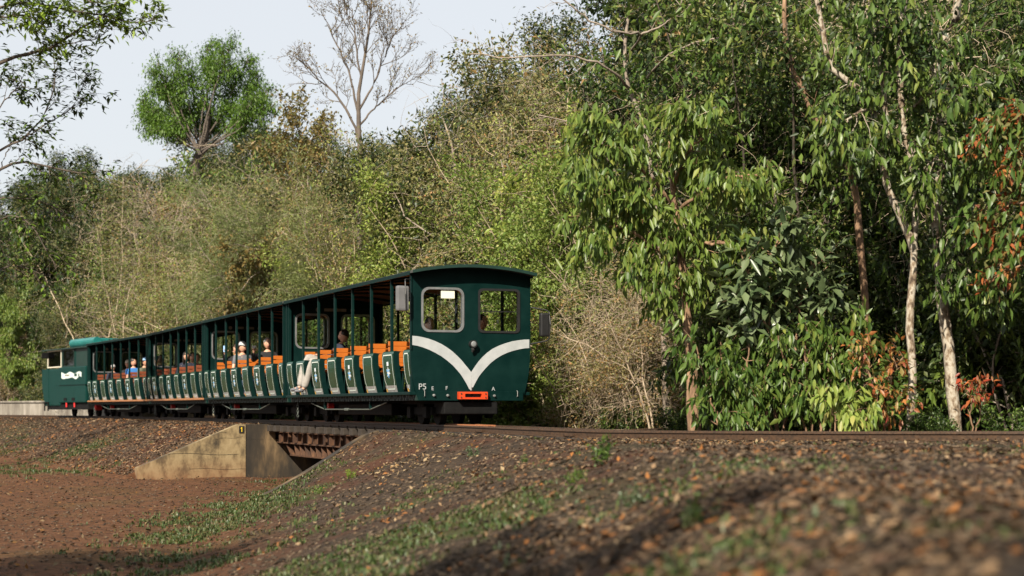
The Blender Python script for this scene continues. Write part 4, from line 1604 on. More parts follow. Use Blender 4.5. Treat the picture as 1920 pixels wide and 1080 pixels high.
# fourth carriage
person(car4, seat(0, -0.5), R(-10), 'person in a navy jacket with pale trousers at the rear corner of the fourth carriage', 'navy', 'khaki')
person(car4, seat(1, -0.35), R(15), 'person in dark clothes and dark cap looking down at a phone', 'black_cloth', 'jeans', cap='black_cloth', hands=[(-0.1, 0.34, 0.3), (0.08, 0.36, 0.32)],
       hold=('phone', 'small dark phone held by the passenger in the dark cap', 'black_rubber', 0, (0.075, 0.012, 0.14)))
person(car4, seat(2, -0.5), R(25), 'person in an olive grey jacket with blue jeans beside the phone user', 'olive_cloth', 'jeans', cap='lightblue', head_yaw=R(20), lean=0.2)
person(car4, seat(3, -0.5), R(0), 'person in a bright blue shirt sitting in the fourth carriage', 'blue_cloth', 'navy', head_yaw=R(30), sleeves='short')
person(car4, seat(5, -0.15), R(0), 'person in black wearing a cream cap near the locomotive', 'black_cloth', 'navy', cap='cream')
person(car4, seat(5, -0.62), R(-20), 'child in a navy and white jacket and pale cap with bare legs', 'navy', 'tan_leg', cap='white_cloth', scale=0.82, head_yaw=R(20), feet=[(-0.1, 0.42, -0.42), (0.12, 0.46, -0.42)])
# driver
person(loco, (-0.35, 4.3, 1.35), R(160), 'driver in a pale blue shirt inside the locomotive cab', 'lightblue', 'navy', group='train crew')
flush_people()

exec_plants = True
# ------------------------------------------------------------------ vegetation
UP = np.array([0, 0, 1.0])


def norm(v):
    return v / np.maximum(np.linalg.norm(v, axis=-1, keepdims=True), 1e-9)


def grow(rng, p0, d0, length, r0, levels, wob=0.18, trop=0.05, seg=0.28, out=None, depth=0, r_end=0.12):
    """branching skeleton; levels: list of dicts(n, t0, len, ang, trop, wob). Returns list of (pts, radii, depth)"""
    if out is None:
        out = []
    n = max(3, min(14, int(length / seg) + 2))
    pts = [np.array(p0, float)]
    d = norm(np.array(d0, float))
    for i in range(n - 1):
        d = norm(d + rng.normal(0, wob, 3) + UP * trop)
        pts.append(pts[-1] + d * length / (n - 1))
    pts = np.array(pts)
    rad = np.linspace(r0, r0 * r_end, n)
    out.append((pts, rad, depth))
    if levels:
        L = levels[0]
        cnt = max(1, int(round(rng.normal(L['n'], L['n'] * 0.15))))
        for k in range(cnt):
            t = L['t0'] + (1 - L['t0']) * (k + rng.rand()) / cnt
            f = t * (n - 1)
            i = min(n - 2, int(f))
            p = pts[i] + (pts[i + 1] - pts[i]) * (f - i)
            dd = norm(pts[i + 1] - pts[i])
            a = rng.normal(0, 1, 3)
            side = norm(a - dd * np.dot(a, dd))
            ang = R(L['ang']) * rng.uniform(0.6, 1.3)
            cd = dd * math.cos(ang) + side * math.sin(ang)
            ln = length * L['len'] * rng.uniform(0.6, 1.25) * (1.15 - 0.5 * t * L.get('taper', 1))
            grow(rng, p, cd, ln, max(L.get('rmin', 0.0035), rad[i] * L.get('rr', 0.55)), levels[1:], L.get('wob', wob), L.get('trop', trop), seg * 0.8, out, depth + 1, 0.3)
    return out


def tubes(branches, sides=(7, 5, 4, 3)):
    Vs, Fs = [], []
    k = 0
    for pts, rad, dep in branches:
        m_ = sides[min(dep, len(sides) - 1)]
        n = len(pts)
        d = np.gradient(pts, axis=0)
        d = norm(d)
        ref = np.where(np.abs(d[:, 2:3]) > 0.9, np.array([[1.0, 0, 0]]), np.array([[0, 0, 1.0]]))
        u = norm(np.cross(d, ref))
        v = np.cross(d, u)
        a = np.arange(m_) * 2 * math.pi / m_
        ring = pts[:, None, :] + (u[:, None, :] * np.cos(a)[None, :, None] + v[:, None, :] * np.sin(a)[None, :, None]) * rad[:, None, None]
        Vs.append(ring.reshape(-1, 3))
        I = np.arange(n * m_).reshape(n, m_)
        J = np.roll(I, -1, 1)
        Fs.append(np.stack([I[:-1], J[:-1], J[1:], I[1:]], -1).reshape(-1, 4) + k)
        k += n * m_
    return np.concatenate(Vs), np.concatenate(Fs)


def leaf_arrays(rng, P, D, L, Wd, fold=0.12, flat=None):
    """kite leaves folded along the midrib: two triangles each"""
    N = len(P)
    D = norm(D)
    a = rng.normal(0, 1, (N, 3))
    if flat is not None:
        a = a * (1 - flat) + np.cross(D, UP[None, :] + rng.normal(0, 0.25, (N, 3))) * flat * 3
    side = norm(a - D * np.sum(a * D, 1, keepdims=True))
    nrm = np.cross(D, side)
    nrm = nrm * np.sign(nrm[:, 2:3] + 1e-6)
    L = np.asarray(L)[:, None]
    Wd = np.asarray(Wd)[:, None]
    mid = P + D * L * 0.42
    tip = P + D * L - nrm * L * 0.12
    l = mid + side * Wd * 0.5 + nrm * fold * Wd
    r = mid - side * Wd * 0.5 + nrm * fold * Wd
    V = np.stack([P, r, tip, l], 1).reshape(-1, 3)
    b = np.arange(N) * 4
    F = np.concatenate([np.stack([b, b + 1, b + 2], 1), np.stack([b, b + 2, b + 3], 1)], 0)
    return V, F


def sites(rng, branches, mind, total, jitter=0.05, tmin=0.15):
    P, D = [], []
    per_m = total / max(1e-6, sum(np.sum(np.linalg.norm(np.diff(b_[0], axis=0), axis=1)) for b_ in branches if b_[2] >= mind))
    for pts, rad, dep in branches:
        if dep < mind:
            continue
        ln = np.sum(np.linalg.norm(np.diff(pts, axis=0), axis=1))
        c = rng.poisson(ln * per_m)
        if not c:
            continue
        t = (tmin + (1 - tmin) * rng.rand(c)) * (len(pts) - 1)
        i = np.minimum(len(pts) - 2, t.astype(int))
        f = (t - i)[:, None]
        P.append(pts[i] * (1 - f) + pts[i + 1] * f + rng.normal(0, jitter, (c, 3)))
        D.append(norm(pts[i + 1] - pts[i]))
    if not P:
        return np.zeros((0, 3)), np.zeros((0, 3))
    return np.concatenate(P), np.concatenate(D)


def foliage(rng, P, D, kind):
    N = len(P)
    rn = rng.normal(0, 1, (N, 3))
    if kind == 'hang':
        d = norm(D * 0.35 + rn * 0.35 + np.array([0, 0, -1.0]))
        return leaf_arrays(rng, P, d, rng.uniform(0.12, 0.23, N), rng.uniform(0.045, 0.075, N), 0.15)
    if kind == 'big':
        d = norm(D * 0.5 + rn * 0.6 + np.array([0, -0.1, -0.45]))
        return leaf_arrays(rng, P, d, rng.uniform(0.16, 0.30, N), rng.uniform(0.07, 0.13, N), 0.14, flat=0.55)
    if kind == 'mid':
        d = norm(D * 0.6 + rn * 0.6 + np.array([0, 0, -0.25]))
        return leaf_arrays(rng, P, d, rng.uniform(0.08, 0.15, N), rng.uniform(0.035, 0.065, N), 0.14, flat=0.4)
    if kind == 'small':
        d = norm(D * 0.5 + rn * 0.9)
        return leaf_arrays(rng, P, d, rng.uniform(0.05, 0.10, N), rng.uniform(0.025, 0.05, N), 0.12, flat=0.3)
    if kind == 'fine':
        d = norm(D * 0.9 + rn * 0.5)
        return leaf_arrays(rng, P, d, rng.uniform(0.06, 0.12, N), rng.uniform(0.010, 0.018, N), 0.1)
    if kind == 'tuft':          # pinnate spray, flat and drooping
        d = norm(D * 0.4 + rn * np.array([0.8, 0.8, 0.25]) + np.array([0, 0, -0.3]))
        return leaf_arrays(rng, P, d, rng.uniform(0.12, 0.25, N), rng.uniform(0.055, 0.10, N), 0.1, flat=0.8)


def plant_meshes(seed, spec):
    rng = np.random.RandomState(seed)
    br = []
    for k in range(spec.get('stems', 1)):
        a = rng.uniform(0, 2 * math.pi)
        rad = spec.get('base', 0.0) * math.sqrt(rng.rand())
        lean = R(spec.get('lean', 4)) * rng.uniform(0.3, 1.2)
        p0 = np.array([math.cos(a) * rad, math.sin(a) * rad, -0.15])
        d0 = np.array([math.cos(a) * math.sin(lean), math.sin(a) * math.sin(lean), math.cos(lean)])
        grow(rng, p0, d0, spec['h'] * rng.uniform(0.75, 1.1), spec['r'], spec['levels'], spec.get('wob', 0.08), spec.get('trop', 0.03), 0.4, br)
    return finish_plant(rng, br, spec)


def finish_plant(rng, br, spec):
    V, F = tubes(br, spec.get('sides', (7, 5, 4, 3)))
    out = [('trunk', npmesh('trunk', V, F, [spec.get('bark', 'bark_dark')], smooth=True))]
    Vs, Fs, mi, k = [], [], [], 0
    mats = []
    for (kind, mat, mind, total, jit) in spec['leaves']:
        P, D = sites(rng, br, mind, total, jit)
        if not len(P):
            continue
        ok = P[:, 2] > 0.02
        v, f = foliage(rng, P[ok], D[ok], kind)
        Vs.append(v)
        Fs.append(f + k)
        k += len(v)
        if mat not in mats:
            mats.append(mat)
        mi.append(np.full(len(f), mats.index(mat)))
    if Vs:
        out.append(('crown', npmesh('crown', np.concatenate(Vs), np.concatenate(Fs), mats, np.concatenate(mi))))
    if spec.get('tangle'):
        nt_, rr0, hgt = spec['tangle']
        tb = []
        for i in range(nt_):
            a = rng.uniform(0, 2 * math.pi)
            rad = rr0 * math.sqrt(rng.rand())
            p0 = np.array([math.cos(a) * rad, math.sin(a) * rad, rng.uniform(0.1, 1.0) * hgt])
            d0 = norm(np.array([rng.normal(), rng.normal(), rng.normal(-0.3, 0.7)]))
            grow(rng, p0, d0, rng.uniform(0.5, 1.7), rng.uniform(0.003, 0.0075), [], 0.32, -0.12 if rng.rand() < 0.6 else 0.05, 0.16, tb, 3)
        tb = [(np.maximum(p_, [-99, -99, 0.02]), r_, d_) for p_, r_, d_ in tb]
        V, F = tubes(tb)
        out.append(('dead_vines', npmesh('dead_vines', V, F, [spec.get('vine', 'twig_tan')])))
    return out


SPEC = {
    'dense': dict(h=8.5, r=0.15, lean=5, bark='bark_dark', wob=0.07, levels=[dict(n=20, t0=0.12, len=0.34, ang=66, trop=0.02, wob=0.16, rr=0.42), dict(n=8, t0=0.15, len=0.42, ang=52, trop=0.0, wob=0.2), dict(n=4, t0=0.15, len=0.5, ang=48, trop=-0.05)],
                  leaves=[('mid', 'leaf_dark', 2, 30000, 0.13)]),
    'hang': dict(h=7.5, r=0.10, lean=5, bark='bark_brown', wob=0.07, levels=[dict(n=17, t0=0.12, len=0.34, ang=66, trop=0.0, wob=0.14, rr=0.42), dict(n=7, t0=0.2, len=0.42, ang=50, trop=-0.03, wob=0.2), dict(n=3, t0=0.3, len=0.45, ang=45, trop=-0.08)],
                 leaves=[('hang', 'leaf_hang', 2, 17000, 0.10)]),
    'olive': dict(h=7.0, r=0.10, stems=2, base=0.5, lean=12, bark='twig_grey', wob=0.10, levels=[dict(n=15, t0=0.05, len=0.36, ang=62, trop=0.0, wob=0.2, rr=0.42), dict(n=7, t0=0.15, len=0.42, ang=50, trop=-0.02, wob=0.22), dict(n=3, t0=0.2, len=0.5, ang=45, trop=-0.05)],
                  leaves=[('small', 'leaf_olive', 2, 30000, 0.14), ('mid', 'leaf_dark', 2, 9000, 0.14)], tangle=(300, 1.7, 6.0), vine='twig_grey'),
    'climber': dict(h=4.6, r=0.04, stems=6, base=1.2, lean=14, bark='twig_tan', wob=0.14, levels=[dict(n=10, t0=0.03, len=0.32, ang=65, trop=-0.03, wob=0.25, rr=0.5), dict(n=6, t0=0.1, len=0.5, ang=55, trop=-0.08, wob=0.25)],
                    leaves=[('small', 'leaf_lime', 1, 34000, 0.13), ('mid', 'leaf_lime', 2, 3500, 0.10)], tangle=(170, 1.5, 4.4)),
    'vine': dict(h=6.2, r=0.05, stems=6, base=1.0, lean=9, bark='bark_dark', wob=0.12, levels=[dict(n=15, t0=0.03, len=0.22, ang=66, trop=-0.04, wob=0.25, rr=0.45), dict(n=6, t0=0.1, len=0.5, ang=55, trop=-0.12, wob=0.25)],
                 leaves=[('mid', 'leaf_hang', 1, 9000, 0.14), ('small', 'leaf_olive', 1, 5500, 0.14), ('mid', 'leaf_dark', 1, 8000, 0.14), ('hang', 'leaf_hang', 2, 2500, 0.10)], tangle=(260, 1.5, 6.0)),
    'thicket': dict(h=4.2, r=0.03, stems=8, base=1.3, lean=22, bark='twig_tan', wob=0.16, levels=[dict(n=9, t0=0.05, len=0.34, ang=55, trop=-0.05, wob=0.28, rr=0.5), dict(n=5, t0=0.1, len=0.55, ang=50, trop=-0.10, wob=0.3)],
                    leaves=[('small', 'leaf_brown', 1, 5000, 0.12), ('small', 'leaf_olive', 1, 7500, 0.12)], tangle=(850, 1.7, 4.2)),
    'tangle': dict(h=7.2, r=0.028, stems=11, base=1.7, lean=16, bark='twig_tan', wob=0.13, levels=[dict(n=14, t0=0.05, len=0.26, ang=55, trop=-0.05, wob=0.26, rr=0.42), dict(n=5, t0=0.1, len=0.55, ang=50, trop=-0.08, wob=0.3, rmin=0.003)],
                   leaves=[('small', 'leaf_olive', 1, 15000, 0.16), ('small', 'leaf_lime', 1, 7000, 0.16), ('small', 'leaf_brown', 1, 6000, 0.14)], tangle=(800, 2.3, 7.2)),
    'feather': dict(h=5.2, r=0.025, stems=11, base=0.7, lean=22, bark='twig_grey', wob=0.07, trop=-0.03, levels=[dict(n=14, t0=0.1, len=0.28, ang=50, trop=-0.08, wob=0.14, rr=0.5), dict(n=6, t0=0.1, len=0.5, ang=40, trop=-0.1, wob=0.15)],
                    leaves=[('fine', 'leaf_feather', 1, 65000, 0.10)]),
    'brown': dict(h=7.5, r=0.08, lean=6, bark='twig_grey', wob=0.09, levels=[dict(n=16, t0=0.2, len=0.36, ang=52, trop=0.03, wob=0.2, rr=0.42), dict(n=7, t0=0.2, len=0.45, ang=45, trop=0.0, wob=0.22), dict(n=3, t0=0.2, len=0.5, ang=45, trop=-0.03)],
                  leaves=[('mid', 'leaf_brown', 2, 8500, 0.09), ('small', 'leaf_olive', 2, 6000, 0.10)]),
    'bare': dict(h=8.0, r=0.13, lean=3, bark='twig_grey', wob=0.06, levels=[dict(n=15, t0=0.32, len=0.46, ang=38, trop=0.07, wob=0.12, rr=0.55, rmin=0.014), dict(n=9, t0=0.2, len=0.42, ang=36, trop=0.06, wob=0.15, rmin=0.010), dict(n=5, t0=0.2, len=0.5, ang=36, trop=0.03, rmin=0.008)],
                 leaves=[('small', 'leaf_brown', 3, 900, 0.05)]),
    'bright': dict(h=9.0, r=0.15, lean=3, bark='bark_pale', wob=0.05, levels=[dict(n=17, t0=0.62, len=0.30, ang=66, trop=0.05, wob=0.16, rr=0.45, taper=0.3), dict(n=6, t0=0.4, len=0.36, ang=52, trop=0.05, wob=0.18), dict(n=4, t0=0.4, len=0.4, ang=50, trop=0.0)],
                   leaves=[('mid', 'leaf_bright', 2, 24000, 0.16), ('hang', 'leaf_bright', 3, 8000, 0.13)]),
    'broad': dict(h=3.4, r=0.035, stems=5, base=0.7, lean=14, bark='bark_brown', wob=0.10, levels=[dict(n=9, t0=0.1, len=0.34, ang=60, trop=0.0, wob=0.2, rr=0.5), dict(n=4, t0=0.2, len=0.5, ang=50, trop=-0.03)],
                  leaves=[('big', 'leaf_broad', 1, 2600, 0.08)]),
    'under': dict(h=1.0, r=0.010, stems=11, base=0.6, lean=28, bark='twig_grey', wob=0.15, levels=[dict(n=7, t0=0.1, len=0.42, ang=55, trop=-0.04, wob=0.2, rr=0.5)],
                  leaves=[('mid', 'leaf_dark', 0, 1500, 0.09), ('mid', 'leaf_hang', 0, 1000, 0.09), ('small', 'leaf_hang', 1, 1300, 0.08)]),
    'shrub': dict(h=2.3, r=0.022, stems=8, base=0.8, lean=20, bark='twig_grey', wob=0.14, levels=[dict(n=8, t0=0.05, len=0.38, ang=55, trop=-0.03, wob=0.22, rr=0.5), dict(n=4, t0=0.1, len=0.5, ang=50, trop=-0.05)],
                  leaves=[('mid', 'leaf_dark', 1, 8000, 0.11), ('hang', 'leaf_hang', 2, 1500, 0.08)]),
    'tall': dict(h=12.5, r=0.18, lean=4, bark='bark_dark', wob=0.05, levels=[dict(n=22, t0=0.12, len=0.27, ang=66, trop=0.02, wob=0.16, rr=0.42), dict(n=8, t0=0.15, len=0.42, ang=50, trop=0.0, wob=0.2), dict(n=4, t0=0.2, len=0.5, ang=45, trop=-0.05)],
                 leaves=[('mid', 'leaf_olive', 2, 9000, 0.18), ('mid', 'leaf_dark', 2, 30000, 0.18)], tangle=(200, 1.8, 9.0), vine='twig_grey'),
}
VARIANTS = {'vine': 2, 'dense': 2, 'hang': 2, 'olive': 2, 'climber': 2, 'thicket': 2, 'under': 2, 'shrub': 2}
NAMES = {'tangle': ('dry_thicket', 'thicket'), 'vine': ('vine_covered_tree', 'tree'), 'dense': ('evergreen_tree', 'tree'), 'hang': ('drooping_leaf_tree', 'tree'), 'olive': ('olive_leaf_tree', 'tree'), 'climber': ('climber_thicket', 'thicket'), 'thicket': ('dry_thicket', 'thicket'),
         'feather': ('feathery_shrub', 'shrub'), 'brown': ('brown_leaf_tree', 'tree'), 'bare': ('bare_tree', 'tree'), 'bright': ('bright_green_tree', 'tree'), 'broad': ('broadleaf_shrub', 'shrub'),
         'under': ('undergrowth_plant', 'plant'), 'shrub': ('bushy_shrub', 'shrub'), 'tall': ('tall_forest_tree', 'tree')}
LOOK = {'tangle': 'tall dry stem tangle', 'vine': 'vine draped tree', 'dense': 'dense dark green tree', 'hang': 'drooping leaved green tree', 'olive': 'twiggy olive green tree', 'climber': 'lime green climber thicket',
        'thicket': 'dry tan twig thicket', 'feather': 'pale feathery shrub', 'brown': 'sparse brown leafed tree', 'bare': 'bare grey tree',
        'bright': 'bright green tree', 'broad': 'broad grey green leaved shrub', 'under': 'low leafy plant', 'shrub': 'bushy dark green shrub', 'tall': 'tall dark forest tree'}
PROTO = {}
for kind, sp_ in SPEC.items():
    PROTO[kind] = [plant_meshes(101 + 17 * i + len(kind) * 7, sp_) for i in range(VARIANTS.get(kind, 1))]

prng = random.Random(11)


def where(x, y):
    px = 960 + 3300 * x / max(y, 1)
    for lim, t in ((90, 'beyond the concrete platform'), (165, 'behind the locomotive'), (275, 'behind the fourth carriage'), (385, 'behind the third carriage'), (535, 'behind the second carriage'),
                   (770, 'behind the striped carriage benches'), (1000, 'behind the striped end wall'), (1280, 'between train and brown trunk'), (1480, 'just right of brown trunk'),
                   (1690, 'left of the slim pale trunks'), (1830, 'around the slim pale trunks')):
        if px < lim:
            return t
    return 'right of the slim pale trunks'


def place(kind, x, y, sc=1.0, label=None, rz=None, var=None, sz=1.0, tilt=0.0, row=''):
    nm_, cat = NAMES[kind]
    z = ground_at(x, y) - 0.03
    root = empty(nm_, (x, y, z), rz if rz is not None else prng.uniform(0, 6.28), label or f'{LOOK[kind]} {row + " " if row else ""}{where(x, y)}', cat, f'{LOOK[kind]} copies in the forest', scale=(sc, sc, sc * sz))
    if tilt:
        root.rotation_euler.y = tilt
    pr = PROTO[kind][var if var is not None else prng.randrange(len(PROTO[kind]))]
    for pn, me in pr:
        link(pn, me, root)
    return root


def edge(s, off):
    """point off metres behind the far side of the track"""
    x, y, _ = at_s(s, -off)
    return float(x), float(y)


def px_at(px, y):
    return (px - 960) / 3300 * y


# key trees -------------------------------------------------------------
place('bare', px_at(300, 70), 70, 1.30, 'leaning bare pale tree left of the bright green crown', rz=2.2, tilt=-0.16)
place('brown', px_at(560, 55), 55, 1.45, 'sparse brown leafed tree left of the tall bare tree', rz=1.0)
place('dense', px_at(812, 49), 49, 1.02, 'dark leafed tree top against the sky right of the bare tree', var=1)
place('feather', px_at(600, 55), 55, 1.5, 'wide pale green feathery shrub over the second carriage roof')
place('feather', px_at(690, 50), 50, 1.35, 'pale green feathery shrub just left of the striped carriage roof')

# low cover along the far side of the track
def pxof(x, y):
    return 960 + 3300 * x / y


for i in range(56):
    s = -13 + i * 1.2
    off = (2.9 if s < 0 else 2.9 if s < 30 else 4.6) + prng.uniform(-0.25, 0.5)
    x, y = edge(s, off)
    open_ = 985 < pxof(x, y) < 1290
    place(prng.choice(['under', 'under', 'shrub']) if s > -2 and not open_ else 'under', x, y, prng.uniform(0.6, 0.95) * (0.55 if s < -2 or open_ else 1), row='lowest row')
for i in range(44):
    s = -12 + i * 1.6
    x, y = edge(s, (4.6 if s < 0 else 4.0 if s < 30 else 6.0) + prng.uniform(-0.3, 0.8))
    kd = prng.choice(['shrub', 'shrub', 'under']) if s < 28 else prng.choice(['shrub', 'olive', 'hang'])
    if 985 < pxof(x, y) < 1285:
        kd = 'under'
    place(kd, x, y, prng.uniform(0.85, 1.2) * (0.6 if kd in ('olive', 'hang') else 1), row='low row')


def pick(px, row):
    """what grows where: (kinds, scale)"""
    if row == 2:
        return (('olive', 'hang', 'dense', 'olive', 'thicket'), 0.8) if px < 300 else (('olive', 'thicket', 'hang'), 0.8) if px < 480 else (('feather', 'feather', 'olive', 'thicket'), 0.9) if px < 720 else \
            (('climber',), 1.15) if px < 1010 else (('thicket', 'climber', 'thicket'), 0.95)
    if row == 3:
        return (('olive', 'hang', 'olive', 'dense'), 1.05) if px < 300 else (('olive', 'thicket', 'olive'), 1.1) if px < 480 else (('feather', 'feather', 'thicket', 'olive'), 1.35) if px < 720 else \
            (('climber', 'climber', 'climber', 'tangle'), 1.4) if px < 1080 else (('climber', 'thicket'), 1.35)
    if row == 4:
        return (('olive', 'vine', 'olive'), 1.6) if px < 300 else (('brown', 'vine', 'olive', 'tangle'), 1.35) if px < 480 else (('tangle', 'olive', 'brown'), 1.1) if px < 720 else \
            (('tangle', 'tangle', 'olive'), 1.08) if px < 1080 else (('tangle', 'dense'), 1.05)
    return (('olive', 'tall', 'vine'), 1.8) if px < 300 else (('olive', 'tall', 'vine'), 1.65) if px < 520 else (('olive', 'brown', 'olive'), 1.45) if px < 850 else (('olive', 'brown', 'olive', 'dense'), 1.3) if px < 1120 else (('dense', 'olive', 'dense'), 1.25)


for row, off, st_, n_, nm_ in ((2, 5.6, 1.6, 42, 'second'), (3, 8.8, 1.9, 38, 'third'), (4, 12.3, 2.2, 36, 'fourth'), (5, 17.5, 2.7, 34, 'fifth')):
    for i in range(n_):
        s = (0.5 if row < 4 else -3) + i * st_
        x, y = edge(s, off + prng.uniform(-0.8, 1.0))
        kds, sc = pick(pxof(x, y), row)
        kd = prng.choice(kds)
        if row == 4 and kd == 'dense':
            sc = 1.1
        if kd == 'tall':
            sc = 1.15

        if kd == 'tangle':
            sc = min(sc, 1.1) * (0.8 if row == 3 else 1.0)
        place(kd, x, y, prng.uniform(0.88, 1.12) * sc, row='%s row' % nm_)
for i in range(24):
    s = -12 + i * 4.0
    x, y = edge(s, 24 + prng.uniform(-2, 3))
    place('tall', x, y, prng.uniform(0.95, 1.1) * (1.28 if s > 30 else 1.1 if s > 22 else 1.0), row='at the back')
for i in range(14):
    place('tall', -62 + i * 5 + prng.uniform(-1, 1), 98 + prng.uniform(-4, 4) - i * 1.2, prng.uniform(1.15, 1.35), row='farthest back')

for i, (px, y, sc) in enumerate(((12, 84, 1.02), (70, 88, 1.08), (130, 85, 1.05), (195, 90, 1.12), (255, 86, 1.1), (330, 88, 1.08), (455, 84, 1.05), (520, 80, 1.05))):
    place('tall', px_at(px, y), y, sc, row='of the far skyline')
for kd, px, y, sc, lab in (('olive', 345, 71, 1.5, 'twiggy olive green tree hiding the bright crown\'s trunk on its left'), ('vine', 400, 70, 1.75, 'vine draped tree directly below the bright green crown'), ('olive', 465, 71, 1.55, 'twiggy olive green tree right below the bright green crown'),
                           ('olive', 535, 62, 1.45, 'twiggy olive green tree left of the sparse brown tree'), ('olive', 625, 60, 1.4, 'twiggy olive green tree left of the bare tree\'s stem'), ('olive', 735, 58, 1.45, 'twiggy olive green tree right of the bare tree\'s stem'), ('olive', 800, 57, 1.4, 'twiggy olive green tree below the dark skyline crown'),
                           ('tall', 868, 56, 0.80, 'dark forest tree rising right of the sky gap, lowest of three'), ('tall', 935, 55, 0.90, 'dark forest tree rising above the striped end wall, middle of three'), ('tall', 1010, 54, 0.98, 'dark forest tree above the roof\'s right corner, tallest of three'),
                           ('tangle', 430, 62, 1.05, 'tall dry stem tangle behind the second carriage, leftmost'), ('tangle', 500, 58, 1.05, 'tall dry stem tangle above the second carriage roof'), ('tangle', 650, 53, 1.0, 'tall dry stem tangle between the feathery shrubs'),
                           ('feather', 545, 57, 1.35, 'pale feathery shrub left of the widest one'), ('tangle', 740, 50, 1.05, 'tall dry stem tangle right of the feathery shrubs'), ('tangle', 260, 68, 1.2, 'tall dry stem tangle behind the fourth carriage')):
    place(kd, px_at(px, y), y, sc, lab)
# the nearer, darker forest to the right of the train
for i, (kd, px, y, sc) in enumerate([('thicket', 1140, 30.4, 0.60), ('thicket', 1170, 29.6, 0.66), ('climber', 1050, 33.5, 1.0), ('climber', 1120, 32.6, 1.0), ('thicket', 1225, 28.8, 0.62), ('climber', 1200, 31.6, 0.95), ('climber', 1090, 35, 1.25),
                                     ('shrub', 1420, 26.2, 0.7), ('shrub', 1590, 26.2, 1.1), ('shrub', 1740, 25.9, 1.2), ('shrub', 1860, 25.4, 1.2), ('shrub', 1660, 25.6, 1.0), ('shrub', 1800, 25.2, 1.1), ('shrub', 1910, 25.0, 1.1),
                                     ('dense', 1480, 29.0, 0.75), ('hang', 1620, 28.6, 0.7), ('dense', 1760, 28.2, 0.8), ('dense', 1880, 27.8, 0.8), ('hang', 1560, 31, 1.0), ('dense', 1420, 31.5, 1.0),
                                     ('dense', 1320, 32, 1.0), ('tangle', 1190, 36, 0.95), ('tangle', 1120, 36.5, 1.0), ('olive', 1050, 38, 1.1), ('dense', 1660, 31, 1.05), ('dense', 1800, 30.5, 1.0), ('hang', 1960, 29.0, 1.0), ('olive', 1070, 40, 1.35), ('olive', 960, 43, 1.4), ('olive', 900, 45, 1.35),
                                     ('dense', 1250, 37, 1.25), ('dense', 1390, 36.5, 1.2), ('dense', 1520, 36, 1.2), ('dense', 1650, 36, 1.2), ('dense', 1790, 35, 1.2), ('dense', 1930, 34, 1.2), ('dense', 2060, 31, 1.1),
                                     ('tall', 1130, 46, 1.0), ('tall', 1230, 45, 1.0), ('tall', 1330, 43, 1.0), ('tall', 1430, 43, 1.0), ('tall', 1530, 42, 1.0), ('tall', 1640, 42, 1.0), ('tall', 1740, 42, 1.0), ('tall', 1860, 41, 1.0), ('tall', 1010, 49, 1.0), ('tall', 2000, 40, 1.0),
                                     ('olive', 1280, 40, 1.3), ('hang', 1450, 34, 1.1), ('hang', 1700, 33, 1.1), ('olive', 1140, 39, 1.2)]):
    place(kd, px_at(px, y), y, sc)
for i, (px, y, sc, lab) in enumerate([(1385, 27.8, 0.8, 'right behind the brown trunk'), (1425, 27.0, 1.0, 'above the broad leaved shrub'), (1500, 27.6, 1.1, 'behind the broad leaved shrub'), (1580, 26.6, 1.0, 'left of the crooked stem'),
                                      (1660, 26.8, 1.05, 'between the crooked stem and the forked trunk'), (1735, 26.2, 1.0, 'between the two pale trunks'), (1815, 26.4, 1.1, 'right of the leaning pale trunk'), (1890, 25.8, 1.05, 'behind the red leaves'),
                                      (1400, 30.5, 1.3, 'tall, left of the crooked stem'), (1540, 30.0, 1.3, 'tall, behind the crooked stem'), (1700, 29.5, 1.3, 'tall, behind the forked trunk'), (1850, 29.0, 1.3, 'tall, near the right edge')]):
    place('vine', px_at(px, y), y, sc, 'vine draped tree ' + lab)

# shade trees round the clearing, out of the picture: they throw the dappled shade on the path and the near bank
for (x, y, kd, sc, lab) in ((-5.0, 1.2, 'brown', 1.3, 'nearest on the left'), (-8.8, 7.6, 'dense', 1.2, 'left of the near bank'), (-11.6, 14.2, 'dense', 1.12, 'left of the dirt path'), (-14.5, 19.5, 'dense', 0.95, 'left of the path, farther along'),
                            (-2.6, -3.9, 'bare', 1.2, 'just behind the photographer'), (0.2, -5.5, 'brown', 1.3, 'close behind the photographer'), (5, -5, 'tall', 0.95, 'behind and right'), (11, -4, 'dense', 1.2, 'far right behind'),
                            (-14, 2, 'dense', 1.25, 'behind left'), (-20, 9, 'tall', 0.9, 'outer left'), (-9, -8, 'tall', 0.95, 'well behind on the left'), (-22, 21, 'tall', 0.8, 'outermost left'), (13, 5, 'dense', 1.1, 'right of the near bank')):
    place(kd, x, y, sc, 'shade tree outside the picture, ' + lab)['group'] = 'shade trees round the clearing'

# ------------------------------------------------------------------ individual trees of the near forest, limb by limb
def W3(px, py, y):
    return np.array([(px - 960) / 3300 * y, y, CAM_Z + (766 - py) / 3300 * y])


def curve(pts, n=14, wob=0.0, rng=None):
    """Catmull-Rom through the points"""
    P = [2 * pts[0] - pts[1]] + list(pts) + [2 * pts[-1] - pts[-2]]
    out = []
    segs = len(pts) - 1
    for i in range(segs):
        a, b, c, d = P[i:i + 4]
        k = max(2, n // segs)
        for j in range(k):
            t = j / k
            out.append(0.5 * ((2 * b) + (c - a) * t + (2 * a - 5 * b + 4 * c - d) * t * t + (3 * b - a - 3 * c + d) * t ** 3))
    out.append(pts[-1])
    out = np.array(out)
    if wob and rng is not None:
        w_ = rng.normal(0, wob, out.shape)
        w_[0] = 0
        out = out + w_
    return out


